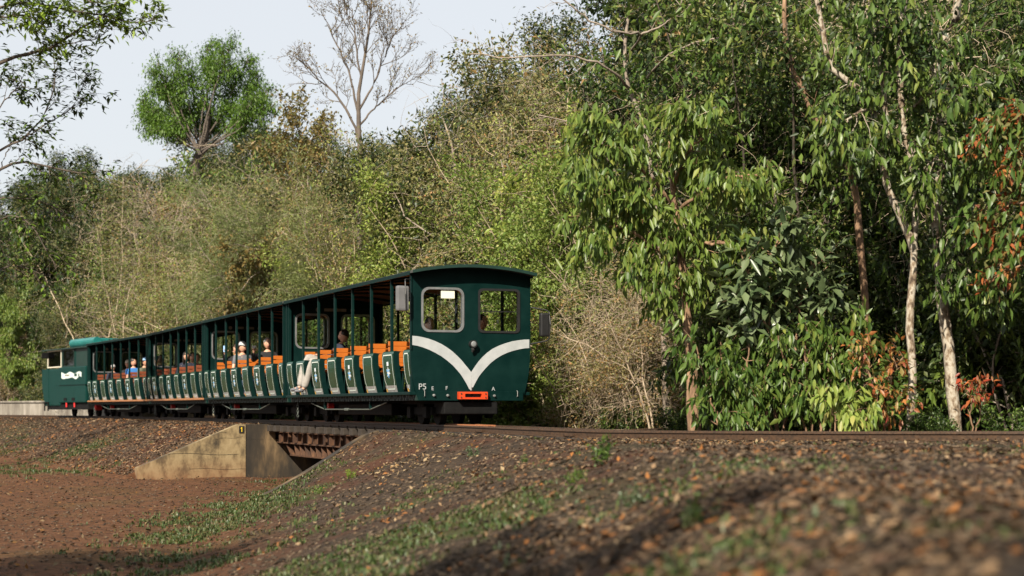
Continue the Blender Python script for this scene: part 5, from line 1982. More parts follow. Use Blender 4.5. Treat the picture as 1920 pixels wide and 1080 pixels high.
def leaf_obj_mats():
    for nm_, base in (('hang', 'leaf_hang'), ('broad', 'leaf_broad'), ('red', 'leaf_red'), ('orange', 'leaf_orange'), ('lime', 'leaf_lime')):
        src = MAT[base]
        m2 = src.copy()
        m2.name = base + '_single'
        nt2 = m2.node_tree
        g2 = [n for n in nt2.nodes if n.type == 'NEW_GEOMETRY'][0]
        o2 = [n for n in nt2.nodes if n.type == 'OBJECT_INFO'][0]
        for l in list(nt2.links):
            if l.from_node == g2:
                to = l.to_socket
                nt2.links.remove(l)
                nt2.links.new(o2.outputs['Random'], to)
        MAT[base + '_single'] = m2


leaf_obj_mats()


def leaf_single_mesh(mat, wd):
    """one leaf of unit length along +x, folded on the midrib and curling down"""
    xs = [0, 0.12, 0.35, 0.62, 0.85, 1.0]
    ws = [0.02, 0.30, 0.5, 0.42, 0.18, 0.0]
    zs = [0, 0.01, 0.0, -0.035, -0.10, -0.17]
    vs, fs = [], []
    for x, w_, z in zip(xs, ws, zs):
        vs += [(x, 0, z), (x, w_ * wd, z + 0.22 * w_ * wd), (x, -w_ * wd, z + 0.22 * w_ * wd)]
    for i in range(5):
        a, b = 3 * i, 3 * i + 3
        fs += [(a, b, b + 1, a + 1), (a + 2, b + 2, b, a)]
    return MB().add(vs, fs, mat).mesh('leaf')


LEAFM = {'hang': leaf_single_mesh('leaf_hang_single', 0.30), 'big': leaf_single_mesh('leaf_broad_single', 0.44), 'red': leaf_single_mesh('leaf_red_single', 0.32),
         'orange': leaf_single_mesh('leaf_orange_single', 0.32), 'lime': leaf_single_mesh('leaf_lime_single', 0.32)}


def leaf_objects(root, rng, P, D, mesh, lo, hi):
    for p_, d_ in zip(P, D):
        x = Vector(d_).normalized()
        side = x.cross(Vector((0, 0, 1)) + Vector(rng.normal(0, 0.35, 3)))
        side = side.normalized() if side.length > 0.05 else x.orthogonal().normalized()
        up = side.cross(x)
        if up.z < 0:
            up, side = -up, -side
        up = up + Vector((0, -0.3, 0))
        side = up.cross(x).normalized()
        up = x.cross(side).normalized()
        m_ = Matrix((x, side, up)).transposed().to_4x4()
        o_ = link('leaf', mesh, root)
        k = rng.uniform(lo, hi)
        o_.matrix_local = Matrix.Translation(Vector(p_)) @ m_ @ Matrix.Scale(k, 4)


def limb_tree(name, label, cat, seed, limbs, bark, twigs, leaves, group=None, singles=None, tangle=0, vine='twig_tan', wob=0.012):
    """limbs: (list of world points, r0, r1); twigs: grow levels spawned along every limb but the trunk section below t0;
    leaves: (kind, material, total, jitter); singles: (mesh key, count, lo, hi, (d-rule))"""
    rng = np.random.RandomState(seed)
    base = limbs[0][0][0]
    bz = ground_at(base[0], base[1]) - 0.05
    org = np.array([base[0], base[1], bz])
    root = empty(name, tuple(org), 0, label, cat, group)
    br = []
    for (pts, r0, r1, t0, n) in limbs:
        c = curve([np.array(p_) - org for p_ in pts], 16, wob, rng)
        br.append((c, np.linspace(r0, r1, len(c)) * rng.uniform(0.93, 1.07, len(c)), 0))
        if twigs and n:
            for k in range(n):
                t = t0 + (1 - t0) * (k + rng.rand()) / n
                i = min(len(c) - 2, int(t * (len(c) - 1)))
                dd = norm(c[i + 1] - c[i])
                a = rng.normal(0, 1, 3)
                side = norm(a - dd * np.dot(a, dd))
                ang = R(twigs['ang']) * rng.uniform(0.5, 1.3)
                grow(rng, c[i], dd * math.cos(ang) + side * math.sin(ang), twigs['len'] * rng.uniform(0.5, 1.3), twigs['r'], twigs.get('levels', []), twigs.get('wob', 0.2), twigs.get('trop', 0.0), 0.12, br, 1)
    V, F = tubes(br, (9, 5, 4, 3))
    link('trunk', npmesh('trunk', V, F, [bark], smooth=True), root)
    if singles:
        key, cnt, lo, hi, rule = singles
        P, D = sites(rng, br, 1, cnt * 5, 0.04, 0.35)
        ordr = np.argsort(P[:, 1] + rng.normal(0, 0.25, len(P)))[:cnt]
        P, D = P[ordr], D[ordr]
        rn = rng.normal(0, 1, P.shape)
        if rule == 'hang':
            d = norm(D * 0.4 + rn * 0.3 + np.array([0, -0.15, -1.0]))
        else:
            d = norm(D * 0.5 + rn * 0.55 + np.array([0, -0.35, -0.35]))
        keys = key if isinstance(key, tuple) else (key,)
        for ki, kk in enumerate(keys):
            leaf_objects(root, rng, P[ki::len(keys)], d[ki::len(keys)], LEAFM[kk], lo, hi)
    Vs, Fs, mi, k, mats = [], [], [], 0, []
    for (kind, mat, total, jit) in leaves:
        P, D = sites(rng, br, 1, total, jit, 0.25)
        v, f = foliage(rng, P, D, kind)
        Vs.append(v)
        Fs.append(f + k)
        k += len(v)
        if mat not in mats:
            mats.append(mat)
        mi.append(np.full(len(f), mats.index(mat)))
    if Vs:
        o_ = link('crown', npmesh('crown', np.concatenate(Vs), np.concatenate(Fs), mats, np.concatenate(mi)), root)
        if singles:
            o_['kind'] = 'stuff'
    return root


def L3(pts, y, r0, r1, t0=0.2, n=8):
    return ([W3(p_[0], p_[1], y + (p_[2] if len(p_) > 2 else 0)) for p_ in pts], r0, r1, t0, n)


TW = dict(ang=55, len=0.55, r=0.008, wob=0.18, trop=-0.04, levels=[dict(n=3, t0=0.3, len=0.55, ang=45, trop=-0.06)])
# the drooping tree with the brown trunk beside the rails
limb_tree('drooping_leaf_tree', 'tree with mossy brown trunk and big drooping leaves standing beside the rails', 'tree', 5,
          [L3([(1304, 830), (1300, 760), (1298, 690), (1292, 610), (1284, 540), (1274, 450), (1262, 350), (1256, 262)], 24.6, 0.098, 0.035, 0.6, 8),
           L3([(1287, 540), (1235, 470, -0.3), (1170, 430, -0.5), (1105, 425, -0.6)], 24.6, 0.035, 0.012, 0.15, 16),
           L3([(1278, 470), (1215, 400, -0.4), (1150, 360, -0.7), (1092, 345, -0.8)], 24.6, 0.035, 0.012, 0.15, 18),
           L3([(1268, 390), (1205, 320, -0.3), (1160, 275, -0.5), (1128, 250, -0.5)], 24.6, 0.03, 0.01, 0.1, 15),
           L3([(1270, 400), (1325, 355, -0.5), (1380, 330, -0.8), (1425, 330, -0.8)], 24.6, 0.03, 0.01, 0.1, 15),
           L3([(1280, 480), (1335, 455, -0.5), (1380, 470, -0.7), (1405, 500, -0.7)], 24.6, 0.03, 0.01, 0.1, 14),
           L3([(1262, 350), (1290, 285, -0.4), (1330, 250, -0.6)], 24.6, 0.025, 0.01, 0.1, 12),
           L3([(1288, 560), (1250, 530, -0.4), (1215, 525, -0.6)], 24.6, 0.02, 0.008, 0.2, 8)],
          'bark_brown', TW, [('hang', 'leaf_hang', 4200, 0.08)], singles=('hang', 300, 0.11, 0.25, 'hang'))
# two slim pale trunks
limb_tree('slim_pale_tree', 'slim pale lichen trunk that forks high up, left one of the pale pair', 'tree', 8,
          [L3([(1708, 830), (1709, 720), (1707, 620), (1712, 520), (1716, 455), (1712, 360), (1706, 290), (1690, 215), (1690, 100), (1700, -40)], 22.6, 0.055, 0.035, 0.55, 12),
           L3([(1714, 470), (1694, 418), (1672, 370), (1660, 320), (1652, 290), (1642, 255), (1630, 180), (1560, 130), (1545, 60), (1520, -40)], 22.6, 0.055, 0.03, 0.35, 14),
           L3([(1652, 292), (1662, 265), (1666, 235), (1655, 150), (1630, 60), (1615, -20)], 22.6, 0.036, 0.022, 0.2, 10),
           L3([(1690, 215), (1760, 170, -0.5), (1830, 160, -0.7)], 22.6, 0.02, 0.01, 0.1, 14), L3([(1650, 200), (1600, 215, -0.5), (1560, 260, -0.7)], 22.6, 0.02, 0.01, 0.1, 14),
           L3([(1708, 330), (1760, 300, -0.5), (1800, 320, -0.7)], 22.6, 0.018, 0.01, 0.1, 12)],
          'bark_pale', TW, [('hang', 'leaf_hang', 1300, 0.08), ('mid', 'leaf_dark', 1800, 0.12)], singles=('hang', 220, 0.10, 0.22, 'hang'))
limb_tree('slim_pale_tree', 'thicker mottled pale trunk leaning left, right one of the pale pair', 'tree', 9,
          [L3([(1792, 810), (1788, 740), (1778, 650), (1768, 570), (1760, 480), (1756, 400), (1763, 330), (1771, 253), (1760, 170), (1757, 100), (1790, 30), (1800, -40)], 22.9, 0.085, 0.05, 0.4, 16),
           L3([(1766, 300), (1820, 240, -0.4), (1880, 215, -0.7)], 22.9, 0.025, 0.01, 0.1, 14), L3([(1757, 420), (1810, 400, -0.5), (1860, 420, -0.7)], 22.9, 0.02, 0.01, 0.1, 14),
           L3([(1760, 480), (1810, 500, -0.5), (1845, 545, -0.6)], 22.9, 0.018, 0.008, 0.1, 12), L3([(1757, 120), (1700, 60, -0.5), (1640, 30, -0.6)], 22.9, 0.022, 0.01, 0.1, 14)],
          'bark_pale', TW, [('hang', 'leaf_hang', 1300, 0.08), ('mid', 'leaf_dark', 1800, 0.12)], singles=('hang', 220, 0.10, 0.22, 'hang'))
# crooked brown limbs and pale dead branches overhead
limb_tree('crooked_tree', 'crooked brown stem curving up left of the forked pale trunk', 'tree', 12,
          [L3([(1625, 830), (1622, 700), (1620, 560), (1612, 430), (1600, 335), (1578, 270), (1540, 235), (1512, 190), (1490, 130), (1474, 85), (1470, -20)], 24.6, 0.06, 0.03, 0.45, 18),
           L3([(1585, 285), (1598, 240), (1600, 200)], 24.6, 0.025, 0.012, 0.2, 6)], 'bark_brown', TW, [('mid', 'leaf_dark', 1300, 0.08)])
DEADT = dict(ang=45, len=0.55, r=0.007, wob=0.22, trop=0.02, levels=[dict(n=3, t0=0.2, len=0.5, ang=42)])
limb_tree('dead_limbed_tree', 'tree with long pale leafless limbs spreading over the thicket, upper middle', 'tree', 14,
          [L3([(1250, 830), (1245, 600), (1232, 400), (1222, 320), (1208, 240), (1180, 165), (1172, 80), (1190, -30)], 28.5, 0.055, 0.025, 0.7, 5),
           L3([(1185, 170), (1150, 135, -0.4), (1100, 112, -0.7), (1040, 103, -0.9), (960, 108, -1.0), (880, 100, -1.0)], 28.5, 0.024, 0.008, 0.3, 14),
           L3([(1176, 110), (1200, 66, -1.2), (1165, 62, -1.5), (1118, 45, -1.6), (1085, 22, -1.7), (1048, -8, -1.8)], 28.5, 0.02, 0.011, 0.2, 8),
           L3([(1200, 66, -1.2), (1235, 52, -1.4), (1262, 30, -1.5), (1285, -5, -1.6)], 28.5, 0.018, 0.010, 0.2, 6),
           L3([(1210, 150), (1240, 115, -1.0), (1275, 92, -1.4), (1335, 74, -1.6), (1370, 64, -1.7), (1378, 35, -1.7), (1396, 5, -1.8)], 28.5, 0.018, 0.011, 0.2, 10),
           L3([(1230, 380), (1160, 300, -0.5), (1090, 240, -0.7), (1010, 215, -0.8)], 28.5, 0.02, 0.008, 0.3, 10)],
          'twig_grey', DEADT, [('mid', 'leaf_brown', 120, 0.05)])
# the bare tree and the bright crown against the sky
BARET = dict(ang=38, len=1.15, r=0.014, wob=0.13, trop=0.06, levels=[dict(n=7, t0=0.2, len=0.5, ang=36, trop=0.05, rmin=0.008), dict(n=4, t0=0.2, len=0.5, ang=36, trop=0.03, rmin=0.006)])
limb_tree('bare_tree', 'bare grey tree with fine twigs rising above the forest against the sky', 'tree', 61,
          [L3([(678, 800), (676, 500), (675, 290), (671, 210), (678, 140), (690, 60), (698, -20)], 48.0, 0.10, 0.02, 0.72, 11),
           L3([(675, 270), (655, 215), (625, 172), (598, 150), (575, 118)], 48.0, 0.04, 0.013, 0.3, 8), L3([(672, 215), (655, 140), (632, 85), (612, 45)], 48.0, 0.034, 0.012, 0.3, 8),
           L3([(674, 205), (702, 155), (722, 105), (738, 62)], 48.0, 0.034, 0.012, 0.3, 8), L3([(677, 150), (666, 70), (660, 15)], 48.0, 0.028, 0.011, 0.3, 6),
           L3([(674, 235), (710, 195), (745, 165)], 48.0, 0.03, 0.011, 0.3, 6)], 'twig_dark', BARET, [('small', 'leaf_brown', 1500, 0.05)])
BRT = dict(ang=65, len=0.62, r=0.018, wob=0.2, trop=0.05, levels=[dict(n=5, t0=0.25, len=0.55, ang=50, trop=0.02)])
crn = [(296, 118), (335, 98), (388, 84), (432, 84), (466, 108), (488, 142), (300, 155), (283, 205), (325, 190), (400, 132), (440, 160), (476, 186), (505, 165), (358, 135), (330, 235), (428, 200), (272, 222), (462, 212), (375, 190), (262, 188), (300, 240), (350, 205), (510, 195), (448, 238), (398, 232), (318, 150), (410, 105)]
limb_tree('bright_green_tree', 'tall tree with a bright green clumped crown standing against the sky', 'tree', 62,
          [L3([(372, 760), (368, 500), (364, 330), (385, 255), (392, 200)], 76.0, 0.28, 0.10, 0.95, 2)] +
          [L3([(374 + 3 * (k % 3), 290 - 4 * (k % 5)), ((374 + px) / 2 + 8 * ((k * 7) % 3 - 1), (270 + py) / 2 + 14), (px, py)], 76.0 + ((k * 37) % 11 - 5) * 0.3, 0.04, 0.02, 0.72, 17) for k, (px, py) in enumerate(crn)],
          'twig_dark', BRT, [('mid', 'leaf_bright', 20000, 0.15), ('hang', 'leaf_bright', 9000, 0.13)])
# red and orange shoots
REDT = dict(ang=50, len=0.24, r=0.006, wob=0.2, trop=-0.03, levels=[])
limb_tree('red_leaf_shrub', 'shrub with orange red young leaves left of the forked pale trunk', 'shrub', 21,
          [L3([(1650, 830), (1640, 740), (1625, 670), (1612, 645)], 22.2, 0.02, 0.008, 0.45, 13), L3([(1655, 830), (1665, 740), (1680, 690), (1695, 668)], 22.2, 0.018, 0.008, 0.4, 12),
           L3([(1650, 830), (1675, 770), (1700, 720)], 22.1, 0.014, 0.006, 0.3, 8), L3([(1650, 800), (1655, 760), (1650, 735)], 22.0, 0.012, 0.006, 0.3, 8)],
          'bark_brown', REDT, [('mid', 'leaf_orange', 170, 0.06), ('mid', 'leaf_hang', 260, 0.10)], singles=(('orange', 'orange', 'red'), 120, 0.08, 0.14, 'hang'))
limb_tree('lime_leaf_shrub', 'low shrub with yellow green leaves below the orange shrub', 'shrub', 22,
          [L3([(1570, 830), (1560, 770), (1545, 735)], 22.0, 0.012, 0.006, 0.3, 9), L3([(1575, 830), (1590, 770), (1600, 735)], 22.0, 0.012, 0.006, 0.3, 9), L3([(1575, 830), (1620, 790), (1640, 770)], 21.9, 0.012, 0.006, 0.3, 8)],
          'bark_brown', REDT, [('hang', 'leaf_lime', 150, 0.05)], singles=('lime', 130, 0.12, 0.2, 'hang'))
limb_tree('red_leaf_shrub', 'small dark red leaved shrub at the foot of the leaning pale trunk', 'shrub', 23,
          [L3([(1822, 830), (1820, 760), (1812, 722)], 22.3, 0.012, 0.006, 0.4, 8), L3([(1824, 830), (1845, 750), (1850, 710)], 22.3, 0.012, 0.006, 0.4, 7)],
          'bark_brown', REDT, [('mid', 'leaf_red', 60, 0.05)], singles=('red', 45, 0.07, 0.12, 'hang'))
limb_tree('red_leaf_tree', 'tree with drooping red orange leaf sprays at the right edge', 'tree', 24,
          [L3([(2075, 830), (2070, 600), (2060, 400), (2050, 150)], 21.6, 0.09, 0.05, 0.9, 2), L3([(2055, 300), (1990, 240), (1920, 215), (1870, 235), (1825, 268)], 21.4, 0.03, 0.008, 0.35, 22),
           L3([(2058, 330), (1980, 300), (1915, 300), (1880, 335)], 21.3, 0.025, 0.008, 0.3, 15), L3([(2060, 430), (1980, 385), (1910, 380), (1865, 400), (1845, 435)], 21.3, 0.025, 0.008, 0.35, 18),
           L3([(2060, 470), (1980, 440), (1915, 440), (1880, 470)], 21.2, 0.02, 0.008, 0.35, 12), L3([(2062, 520), (1960, 500), (1890, 505), (1850, 530)], 21.2, 0.02, 0.008, 0.45, 10)],
          'bark_brown', REDT, [('mid', 'leaf_red', 420, 0.06), ('mid', 'leaf_orange', 160, 0.06), ('hang', 'leaf_hang', 600, 0.12), ('mid', 'leaf_olive', 500, 0.10)], singles=(('red', 'orange', 'red'), 190, 0.07, 0.13, 'hang'))
# broad leaved shrubs
BT = dict(ang=55, len=0.45, r=0.008, wob=0.18, trop=-0.02, levels=[])
limb_tree('broadleaf_shrub', 'tall shrub of big grey green ribbed leaves right of the brown trunk', 'shrub', 31,
          [L3([(1460, 830), (1450, 700), (1440, 580), (1452, 480), (1470, 420)], 23.8, 0.03, 0.012, 0.25, 26), L3([(1465, 830), (1490, 690), (1500, 580), (1530, 480)], 23.9, 0.025, 0.010, 0.25, 22),
           L3([(1455, 830), (1420, 720), (1400, 620), (1390, 560)], 23.8, 0.02, 0.010, 0.25, 18), L3([(1450, 640), (1410, 540), (1395, 470)], 23.6, 0.018, 0.008, 0.2, 16), L3([(1500, 640), (1540, 590), (1570, 560)], 23.6, 0.018, 0.008, 0.2, 12)],
          'bark_brown', BT, [('big', 'leaf_broad', 700, 0.08)], singles=('big', 300, 0.15, 0.28, 'big'))
for (px, py, y, lab, sd) in ((1375, 700, 23.4, 'leafy green shrub between the brown trunk and the broad leaved shrub', 41), (1530, 690, 23.2, 'leafy green shrub left of the orange shrub', 42)):
    limb_tree('leafy_shrub', lab, 'shrub', sd, [L3([(px + dx * 0.3, 830), (px + dx, py + 40), (px + dx * 1.6, py - 60)], y, 0.02, 0.008, 0.2, 16) for dx in (-45, -15, 20, 50)],
              'bark_brown', BT, [('hang', 'leaf_hang', 1000, 0.08)], singles=('hang', 140, 0.08, 0.18, 'hang'))

# the tree off the left edge whose boughs reach into the picture
FT = dict(ang=48, len=0.80, r=0.010, wob=0.16, trop=0.03, levels=[dict(n=4, t0=0.25, len=0.5, ang=45, trop=0.02)])
limb_tree('overhanging_tree', 'nearer tree whose leafy boughs reach in from the upper left edge', 'tree', 51,
          [L3([(-210, 900), (-215, 700), (-205, 500), (-190, 300), (-150, 120), (-120, 0)], 42.0, 0.13, 0.07, 0.95, 2),
           L3([(-195, 330), (-90, 180), (0, 117), (50, 103), (95, 88), (150, 55), (205, 20), (235, -15)], 42.0, 0.06, 0.016, 0.35, 20),
           L3([(95, 88), (140, 80, -0.3), (185, 70, -0.4), (205, 50, -0.5)], 42.0, 0.016, 0.007, 0.2, 8),
           L3([(-140, 90), (-40, 30), (40, 5), (110, 15), (190, 30), (250, 42), (305, 32)], 41.4, 0.04, 0.010, 0.3, 24),
           L3([(-120, 20), (-20, -20), (60, -30), (130, -15), (180, 10)], 40.8, 0.04, 0.012, 0.2, 22),
           L3([(-150, 100), (-60, 60), (0, 35), (45, 30), (85, 45)], 41.2, 0.03, 0.010, 0.2, 24)],
          'bark_dark', FT, [('tuft', 'leaf_bright', 1700, 0.06), ('tuft', 'leaf_dark', 600, 0.06)])
limb_tree('overhanging_tree', 'thin dark boughs with feathery leaves reaching in from the left edge', 'tree', 52,
          [L3([(-190, 900), (-185, 700), (-170, 540), (-150, 420)], 44.0, 0.11, 0.07, 0.95, 2),
           L3([(-160, 480), (-60, 380), (0, 318), (45, 305), (90, 312), (150, 325), (195, 318)], 44.0, 0.05, 0.010, 0.4, 14),
           L3([(-150, 430), (-60, 320), (0, 282), (40, 262), (75, 225), (95, 190), (102, 140), (100, 100)], 43.5, 0.04, 0.008, 0.5, 16),
           L3([(50, 255), (100, 225), (140, 195), (155, 160), (160, 145)], 43.5, 0.016, 0.006, 0.3, 12), L3([(-60, 300), (0, 200), (30, 165), (42, 145)], 43.8, 0.02, 0.007, 0.4, 10),
           L3([(-150, 500), (-50, 440), (20, 405), (60, 425), (85, 465), (105, 500)], 44.5, 0.035, 0.008, 0.35, 18),
           L3([(0, 318), (20, 270), (50, 245)], 44.0, 0.016, 0.007, 0.3, 8),
           L3([(-150, 470), (-60, 400), (10, 372), (80, 380), (140, 410)], 44.8, 0.03, 0.008, 0.35, 18), L3([(-140, 560), (-50, 520), (30, 500), (90, 520)], 45.5, 0.03, 0.008, 0.3, 16)],
          'bark_dark', FT, [('tuft', 'leaf_dark', 1500, 0.07), ('tuft', 'leaf_bright', 800, 0.06)])

# ------------------------------------------------------------------ ground cover
grng = np.random.RandomState(77)


def scatter_pts(n, ymin=2.6, ymax=34, pw=0.55):
    """points over the right bank and the path, denser towards the camera"""
    u = grng.rand(n)
    Y = ymin + (ymax - ymin) * u ** (1 / pw) if pw < 1 else ymin + (ymax - ymin) * u
    X = -0.36 * Y + grng.rand(n) * 0.72 * Y - 0.3
    return X, Y


def ground_normal(X, Y, e=0.08):
    z = height(X, Y)
    dx = (height(X + e, Y) - z) / e
    dy = (height(X, Y + e) - z) / e
    n_ = np.stack([-dx, -dy, np.ones_like(dx)], 1)
    n_[:, :2] = np.clip(n_[:, :2], -0.7, 0.7)
    return z, norm(n_)


def zone(X, Y):
    s, n = project(X, Y)
    b = height(X, Y, False)
    return s, n, b


def stones(X, Y, size, name, mat):
    z, nn_ = ground_normal(X, Y)
    N = len(X)
    base = np.array([[1, 0, 0], [0.3, 0.95, 0.1], [-0.8, 0.6, 0], [-0.8, -0.6, 0.1], [0.3, -0.95, 0], [0.1, 0.1, 0.75], [0, 0, -0.6]])
    tri = np.array([[0, 1, 5], [1, 2, 5], [2, 3, 5], [3, 4, 5], [4, 0, 5], [1, 0, 6], [2, 1, 6], [3, 2, 6], [4, 3, 6], [0, 4, 6]])
    a = grng.rand(N) * 6.28
    c, s_ = np.cos(a)[:, None], np.sin(a)[:, None]
    v = base[None] * grng.uniform(0.65, 1.3, (N, 7, 3))
    v = v * np.stack([size * grng.uniform(0.7, 1.5, N), size, size * grng.uniform(0.4, 0.9, N)], 1)[:, None, :]
    x = v[..., 0] * c - v[..., 1] * s_
    y = v[..., 0] * s_ + v[..., 1] * c
    tilt = v[..., 2] + x * grng.normal(0, 0.25, N)[:, None] - (nn_[:, 0:1] / nn_[:, 2:3]) * x - (nn_[:, 1:2] / nn_[:, 2:3]) * y
    V = np.stack([x + X[:, None], y + Y[:, None], tilt + (z + size * 0.15)[:, None]], -1).reshape(-1, 3)
    F = (tri[None] + (np.arange(N) * 7)[:, None, None]).reshape(-1, 3)
    o_ = link(name, npmesh(name, V, F, [mat]))
    return o_


def litter(X, Y, lo, hi, name, mat):
    z, nn_ = ground_normal(X, Y)
    N = len(X)
    r_ = grng.normal(0, 1, (N, 3))
    d = norm(r_ - nn_ * np.sum(r_ * nn_, 1, keepdims=True) + nn_ * grng.normal(0.05, 0.25, (N, 1)))
    side = norm(np.cross(nn_ + grng.normal(0, 0.3, (N, 3)), d))
    up = np.cross(d, side)
    L = grng.uniform(lo, hi, N)[:, None]
    Wd = L * grng.uniform(0.3, 0.6, N)[:, None]
    P = np.stack([X, Y, z + 0.012 + grng.rand(N) * 0.02], 1)
    cu = grng.uniform(-0.1, 0.25, N)[:, None] * L
    a = P - d * L / 2 + up * cu
    b = P + d * L / 2 + up * cu
    l = P + side * Wd / 2 + up * Wd * 0.25
    r2 = P - side * Wd / 2 + up * Wd * 0.25
    V = np.stack([a, r2, b, l], 1).reshape(-1, 3)
    k = np.arange(N) * 4
    F = np.concatenate([np.stack([k, k + 1, k + 2], 1), np.stack([k, k + 2, k + 3], 1)])
    return link(name, npmesh(name, V, F, [mat]))


def grass(X, Y, hgt, name, mat, blades=7):
    z, nn_ = ground_normal(X, Y)
    N = len(X)
    Vs = []
    for b in range(blades):
        a = grng.rand(N) * 6.28
        lean = grng.uniform(0.15, 1.1, N)
        h_ = hgt * grng.uniform(0.5, 1.3, N)
        dx, dy = np.cos(a), np.sin(a)
        w_ = grng.uniform(0.004, 0.010, N)
        ox, oy = grng.normal(0, 0.035, N), grng.normal(0, 0.035, N)
        p0 = np.stack([X + ox, Y + oy, z - 0.01], 1)
        mid = p0 + np.stack([dx * lean * h_ * 0.35, dy * lean * h_ * 0.35, h_ * 0.6], 1)
        tip = p0 + np.stack([dx * lean * h_, dy * lean * h_, h_ * (1.0 - 0.35 * lean)], 1)
        sd = np.stack([-dy * w_, dx * w_, 0 * w_], 1)
        Vs.append(np.stack([p0 - sd, p0 + sd, mid + sd, tip, mid - sd], 1))
    V = np.concatenate(Vs).reshape(-1, 3)
    k = np.arange(N * blades) * 5
    F = np.concatenate([np.stack([k, k + 1, k + 2], 1), np.stack([k, k + 2, k + 4], 1), np.stack([k + 4, k + 2, k + 3], 1)])
    return link(name, npmesh(name, V, F, [mat]))


def mossy(X, Y, b):
    fr_ = smooth(0.0, 0.4, b - PATH_Z) * smooth(1.08, 0.6, b - PATH_Z)
    return np.clip(smooth(-0.02, 0.16, fbm(X * 0.55 + 40, Y * 0.55 + 11, 3)) * (0.2 + fr_) + 0.35 * smooth(0.08, 0.22, fbm(X * 1.3 + 7, Y * 0.9 + 61, 3)), 0, 1.2)


# right bank
X, Y = scatter_pts(56000)
s_, n_, b_ = zone(X, Y)
ok = (n_ > 0.5) & (b_ > PATH_Z + 0.12) & (s_ < S_R - 0.2)
X, Y, b_ = X[ok], Y[ok], b_[ok]
patchy = fbm(X * 0.8 + 5, Y * 0.8, 3)
keep = grng.rand(len(X)) < np.clip(0.75 + patchy * 2.2, 0.12, 1)
tag(stones(X[keep], Y[keep], grng.uniform(0.008, 0.030, keep.sum()) * (1 + 0.5 * (grng.rand(keep.sum()) > 0.92)), 'gravel', 'gravel'), kind='stuff')
X, Y = scatter_pts(52000)
s_, n_, b_ = zone(X, Y)
patchy = fbm(X * 0.6 + 50, Y * 0.6 + 3, 3)
ok = (n_ > 0.4) & (b_ > PATH_Z + 0.05) & (s_ < S_R - 0.2) & (grng.rand(len(X)) < np.clip(0.24 + patchy * 1.6 + 0.30 * (b_ > -0.45), 0.04, 0.8))
tag(litter(X[ok], Y[ok], 0.02, 0.075, 'leaf_litter', 'leaf_litter'), kind='stuff')
X, Y = scatter_pts(40000, 14, 33, 1.0)
s_, n_, b_ = zone(X, Y)
drift = fbm(X * 0.7 + 21, Y * 0.5 + 90, 3)
ok = (n_ > 0.5) & (b_ > -0.62) & (s_ < S_R - 0.2) & (grng.rand(len(X)) < np.clip(0.16 + drift * 1.9, 0.02, 0.8) * smooth(15, 21, Y))
tag(litter(X[ok], Y[ok], 0.03, 0.085, 'leaf_litter', 'sunlit_pale_litter'), kind='stuff')
X, Y = scatter_pts(42000)
s_, n_, b_ = zone(X, Y)
ok = (n_ > 1.0) & (b_ > PATH_Z + 0.03) & (s_ < S_R - 0.2) & (grng.rand(len(X)) < mossy(X, Y, b_) ** 1.5 * np.clip(0.5 + 1.8 * fbm(X * 2.2, Y * 2.2 + 33, 2), 0, 1) * (1.1 + 0.9 * (Y < 14)))
tag(grass(X[ok], Y[ok], 0.042, 'grass', 'grass_blade'), kind='stuff')
# left bank beyond the bridge
sl_ = S_L + 0.35 + 32 * grng.rand(30000) ** 1.3
nl_ = 0.5 + 6.5 * grng.rand(30000)
X, Y, _h = at_s(sl_, nl_)
s_, n_, b_ = zone(X, Y)
ok = (b_ > PATH_Z + 0.05)
X, Y, b_ = X[ok], Y[ok], b_[ok]
k = len(X) // 2
tag(stones(X[:k], Y[:k], grng.uniform(0.012, 0.035, k), 'gravel', 'gravel'), kind='stuff')
tag(litter(X[k:], Y[k:], 0.04, 0.12, 'leaf_litter', 'leaf_litter'), kind='stuff')
sl_ = S_L + 0.35 + 22 * grng.rand(9000)
nl_ = 1.4 + 4.5 * grng.rand(9000)
X, Y, _h = at_s(sl_, nl_)
s_, n_, b_ = zone(X, Y)
ok = grng.rand(len(X)) < mossy(X, Y, b_) * smooth(0.75, 0.2, b_ - PATH_Z)
tag(grass(X[ok], Y[ok], 0.08, 'grass', 'grass_blade'), kind='stuff')
# path: dark crumbs and stray leaves, grass along its edge
X, Y = scatter_pts(26000, 13, 52, 0.9)
s_, n_, b_ = zone(X, Y)
ok = (b_ < PATH_Z + 0.1) & (X < -1.5)
X, Y = X[ok], Y[ok]
k = int(len(X) * 0.72)
tag(stones(X[:k], Y[:k], grng.uniform(0.008, 0.028, k), 'gravel', 'gravel'), kind='stuff')
tag(litter(X[k:], Y[k:], 0.03, 0.09, 'leaf_litter', 'leaf_litter'), kind='stuff')
Y = 15.5 + 18 * grng.rand(16000)
X = np.interp(Y, _YT, _XT) + grng.normal(0.25, 0.55, 16000)
s_, n_, b_ = zone(X, Y)
ok = (s_ < S_L - 0.3) & (n_ > 1.2) & (b_ < PATH_Z + 0.7) & (grng.rand(16000) < np.clip(0.03 + 1.5 * fbm(X * 1.1 + 3, Y * 0.7 + 14, 3), 0.012, 0.26))
tag(grass(X[ok], Y[ok], 0.05, 'grass', 'grass_blade'), kind='stuff')
X = -6.5 + 5.5 * grng.rand(9000)
Y = 17 + 21 * grng.rand(9000)
s_, n_, b_ = zone(X, Y)
ok = (b_ < PATH_Z + 0.3) & (grng.rand(9000) < smooth(0.02, 0.2, fbm(X * 0.45 + 8, Y * 0.45 + 70, 3)) * np.clip(0.25 + 1.5 * fbm(X * 1.9, Y * 1.9, 2), 0, 1) * smooth(-6.5, -4.3, X) * smooth(17, 22, Y)) & (s_ < S_L - 0.2)
tag(grass(X[ok], Y[ok], 0.055, 'grass', 'grass_blade'), kind='stuff')
